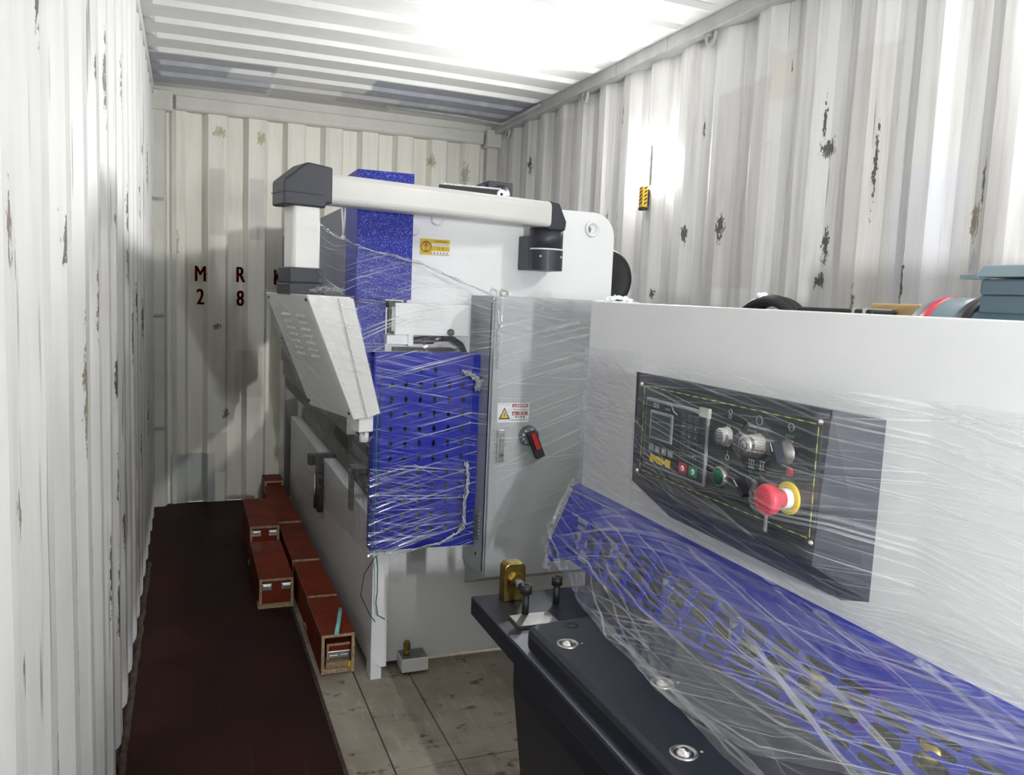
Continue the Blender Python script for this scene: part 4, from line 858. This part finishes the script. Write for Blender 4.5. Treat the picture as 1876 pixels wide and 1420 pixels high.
PF = thing('stretch_film', (.84, 2.94, .53), 'clear stretch film wound round the press brake pendant, blue guard and cabinet', 'plastic film', 'stretch film wraps')
def top_film(u, v):
    x = .585 + u * (1.248 - .585); zt = lerp_tab([(.58, 1.70), (.63, 1.683), (.78, 1.655), (.98, 1.617), (1.26, 1.495)], x); zb = lerp_tab([(.58, 1.47), (.70, 1.30), (.80, 1.285), (1.26, 1.290)], x)
    z = zt + (zb - zt) * v; yb = lerp_tab([(.58, 2.64), (.77, 2.988), (.98, 2.988), (1.24, 2.828), (1.3, 2.828)], x)
    if v > .75: yb = yb + (min(yb, 2.955) - yb) * (v - .75) * 4
    return (x, yb - .004 * abs(nz(x * 3, z * 40 + x * 12, 2)) - .003, z)
g = G(); g.grid(top_film, 200, 130, 'film_panel', lambda u, v: (u * .66, v * .35 + u * .14)); obj('upper_sheet', g, PF)
def panel_film(u, v):
    x = .828 + u * (1.240 - .828); z = 1.292 - v * .765; y = 2.957 - .005 * abs(nz(x * 3, z * 30 + x * 5, 4)) - .002
    if u < .03: y += .05 * (.03 - u) / .03
    if u > .93 and z > .98: y -= (u - .93) / .07 * .10
    return (x, y, z)
g = G(); g.grid(panel_film, 140, 240, 'film_panel', lambda u, v: (u * .42, v * .765 + 3)); obj('panel_sheet', g, PF)
def lower_film(u, v):
    x = .826 + u * (1.205 - .826); z = (.855 + .02 * u) - v * (.335 - .07 * u); y = 2.950 - .006 * abs(nz(x * 4, z * 50 - x * 16, 9)); return (x, y, z)
g = G(); g.grid(lower_film, 140, 150, 'film_panel', lambda u, v: (u * .40, v * .33 - u * .17 + 7)); obj('lower_sheet', g, PF)
def cab_film(u, v):
    x = 1.247 + u * .42; z = 1.502 - v * (.86 - .12 * u); y = 2.808 - .003 * abs(nz(x * 3, z * 30 + x * 6, 6)) - .002
    if u < .04: y += .03 * (.04 - u) / .04
    return (x, y, z)
g = G(); g.grid(cab_film, 120, 220, 'film_cab', lambda u, v: (u * .42, v * .8 + 11)); obj('cabinet_sheet', g, PF)
def front_film(u, v):
    a = Vector((.735, 5.18, 1.0)).lerp(Vector((.800, 3.0, 1.28)), u); b = Vector((.845, 5.10, .30)).lerp(Vector((.852, 3.0, .50)), u); p = a.lerp(b, v)
    p.x += -.010 * abs(nz(u * 9 + v * 2, v * 18 + u * 5, 5)) - .03 * math.sin(math.pi * u) * math.sin(math.pi * v) * .3; return tuple(p)
g = G(); g.grid(front_film, 200, 120, 'film_front', lambda u, v: (v * .9 + u * .7, u * 1.5 - v * .2 + 5)); obj('front_sheet', g, PF)
def box_film():
    g = G(); sec2 = [(-.056, 1.492), (-.056, 1.487), (.104, 1.090), (.158, 1.096), (.203, 1.113), (.101, 1.488)]
    g.M = BF
    # vented back
    def bk(u, v):
        p = Vector((-.056, 1.488)).lerp(Vector((.105, 1.092)), v); return (p.x - .006 - .004 * abs(nz(u * 4, v * 14 + u * 3, 2)), -.18 + u * .375, p.y)
    g.grid(bk, 40, 60, 'film_box', lambda u, v: (u * .37, v * .43 + u * .12))
    def fr(u, v):
        a = Vector((-.052, 1.488)).lerp(Vector((.112, 1.096)), v); b = Vector((.098, 1.486)).lerp(Vector((.200, 1.114)), v); p = a.lerp(b, u); return (p.x, -.188 - .003 * abs(nz(u * 5, v * 20, 7)), p.y)
    g.grid(fr, 20, 50, 'film_box', lambda u, v: (u * .14 + 2, v * .38 - u * .08))
    def tp(u, v): return (-.056 + u * .156, -.18 + v * .375, 1.491 + .006 * abs(nz(u * 6, v * 8, 3)) + .03 * max(0, 1 - math.hypot((u - .35) * 2.2, (v - .47) * 2.6)) )
    g.grid(tp, 30, 30, 'film_box', lambda u, v: (u * .5 + 4, v * .3)); return g
obj('pendant_sheet', box_film(), PF)
def hem(name, pts, r, seed, m='rope_film'):
    g = G(); n = 90
    for k in range(2):
        P = []
        for i in range(n + 1):
            q = i / n * (len(pts) - 1); j = min(int(q), len(pts) - 2); p = Vector(pts[j]).lerp(Vector(pts[j + 1]), q - j)
            P.append(p + Vector((0, -.002, .006 * nz(i * .21, k * 3, seed) + k * .004)))
        g.tube(P, lambda t: max(.0006, r * (.7 + .9 * nz(t * 30, k, seed))), m, 5)
    return obj(name, g, PF)
hem('film_hem', [(.585, 2.632, 1.70), (.63, 2.72, 1.683), (.775, 2.978, 1.656), (.98, 2.978, 1.617), (1.12, 2.89, 1.555), (1.245, 2.815, 1.497)], .0022, 3.3)
hem('film_hem', [(.83, 2.942, .530), (.95, 2.942, .528), (1.10, 2.94, .555), (1.17, 2.94, .590)], .003, 6.1)
crumple([(1.198, 2.945, .865), (1.204, 2.945, .80), (1.198, 2.945, .70), (1.196, 2.945, .62), (1.175, 2.945, .59)], .014, 8, 1.0, 'rope_film', PF)
crumple([(1.17, 2.945, 1.215), (1.21, 2.94, 1.20), (1.235, 2.93, 1.18), (1.225, 2.93, 1.15)], .020, 8, 5.0, 'rope_film', PF)
crumple([(1.252, 2.815, 1.49), (1.258, 2.812, 1.38), (1.262, 2.82, 1.24)], .012, 5, 12.0, 'film_box', PF)
crumple([(.56, 2.62, 1.50), (.62, 2.62, 1.505), (.66, 2.66, 1.50)], .016, 6, 15.0, 'film_box', PF)
crumple([(.72, 2.58, 1.06), (.74, 2.60, 1.02), (.80, 2.8, 1.0)], .012, 4, 17.0, 'film_box', PF)
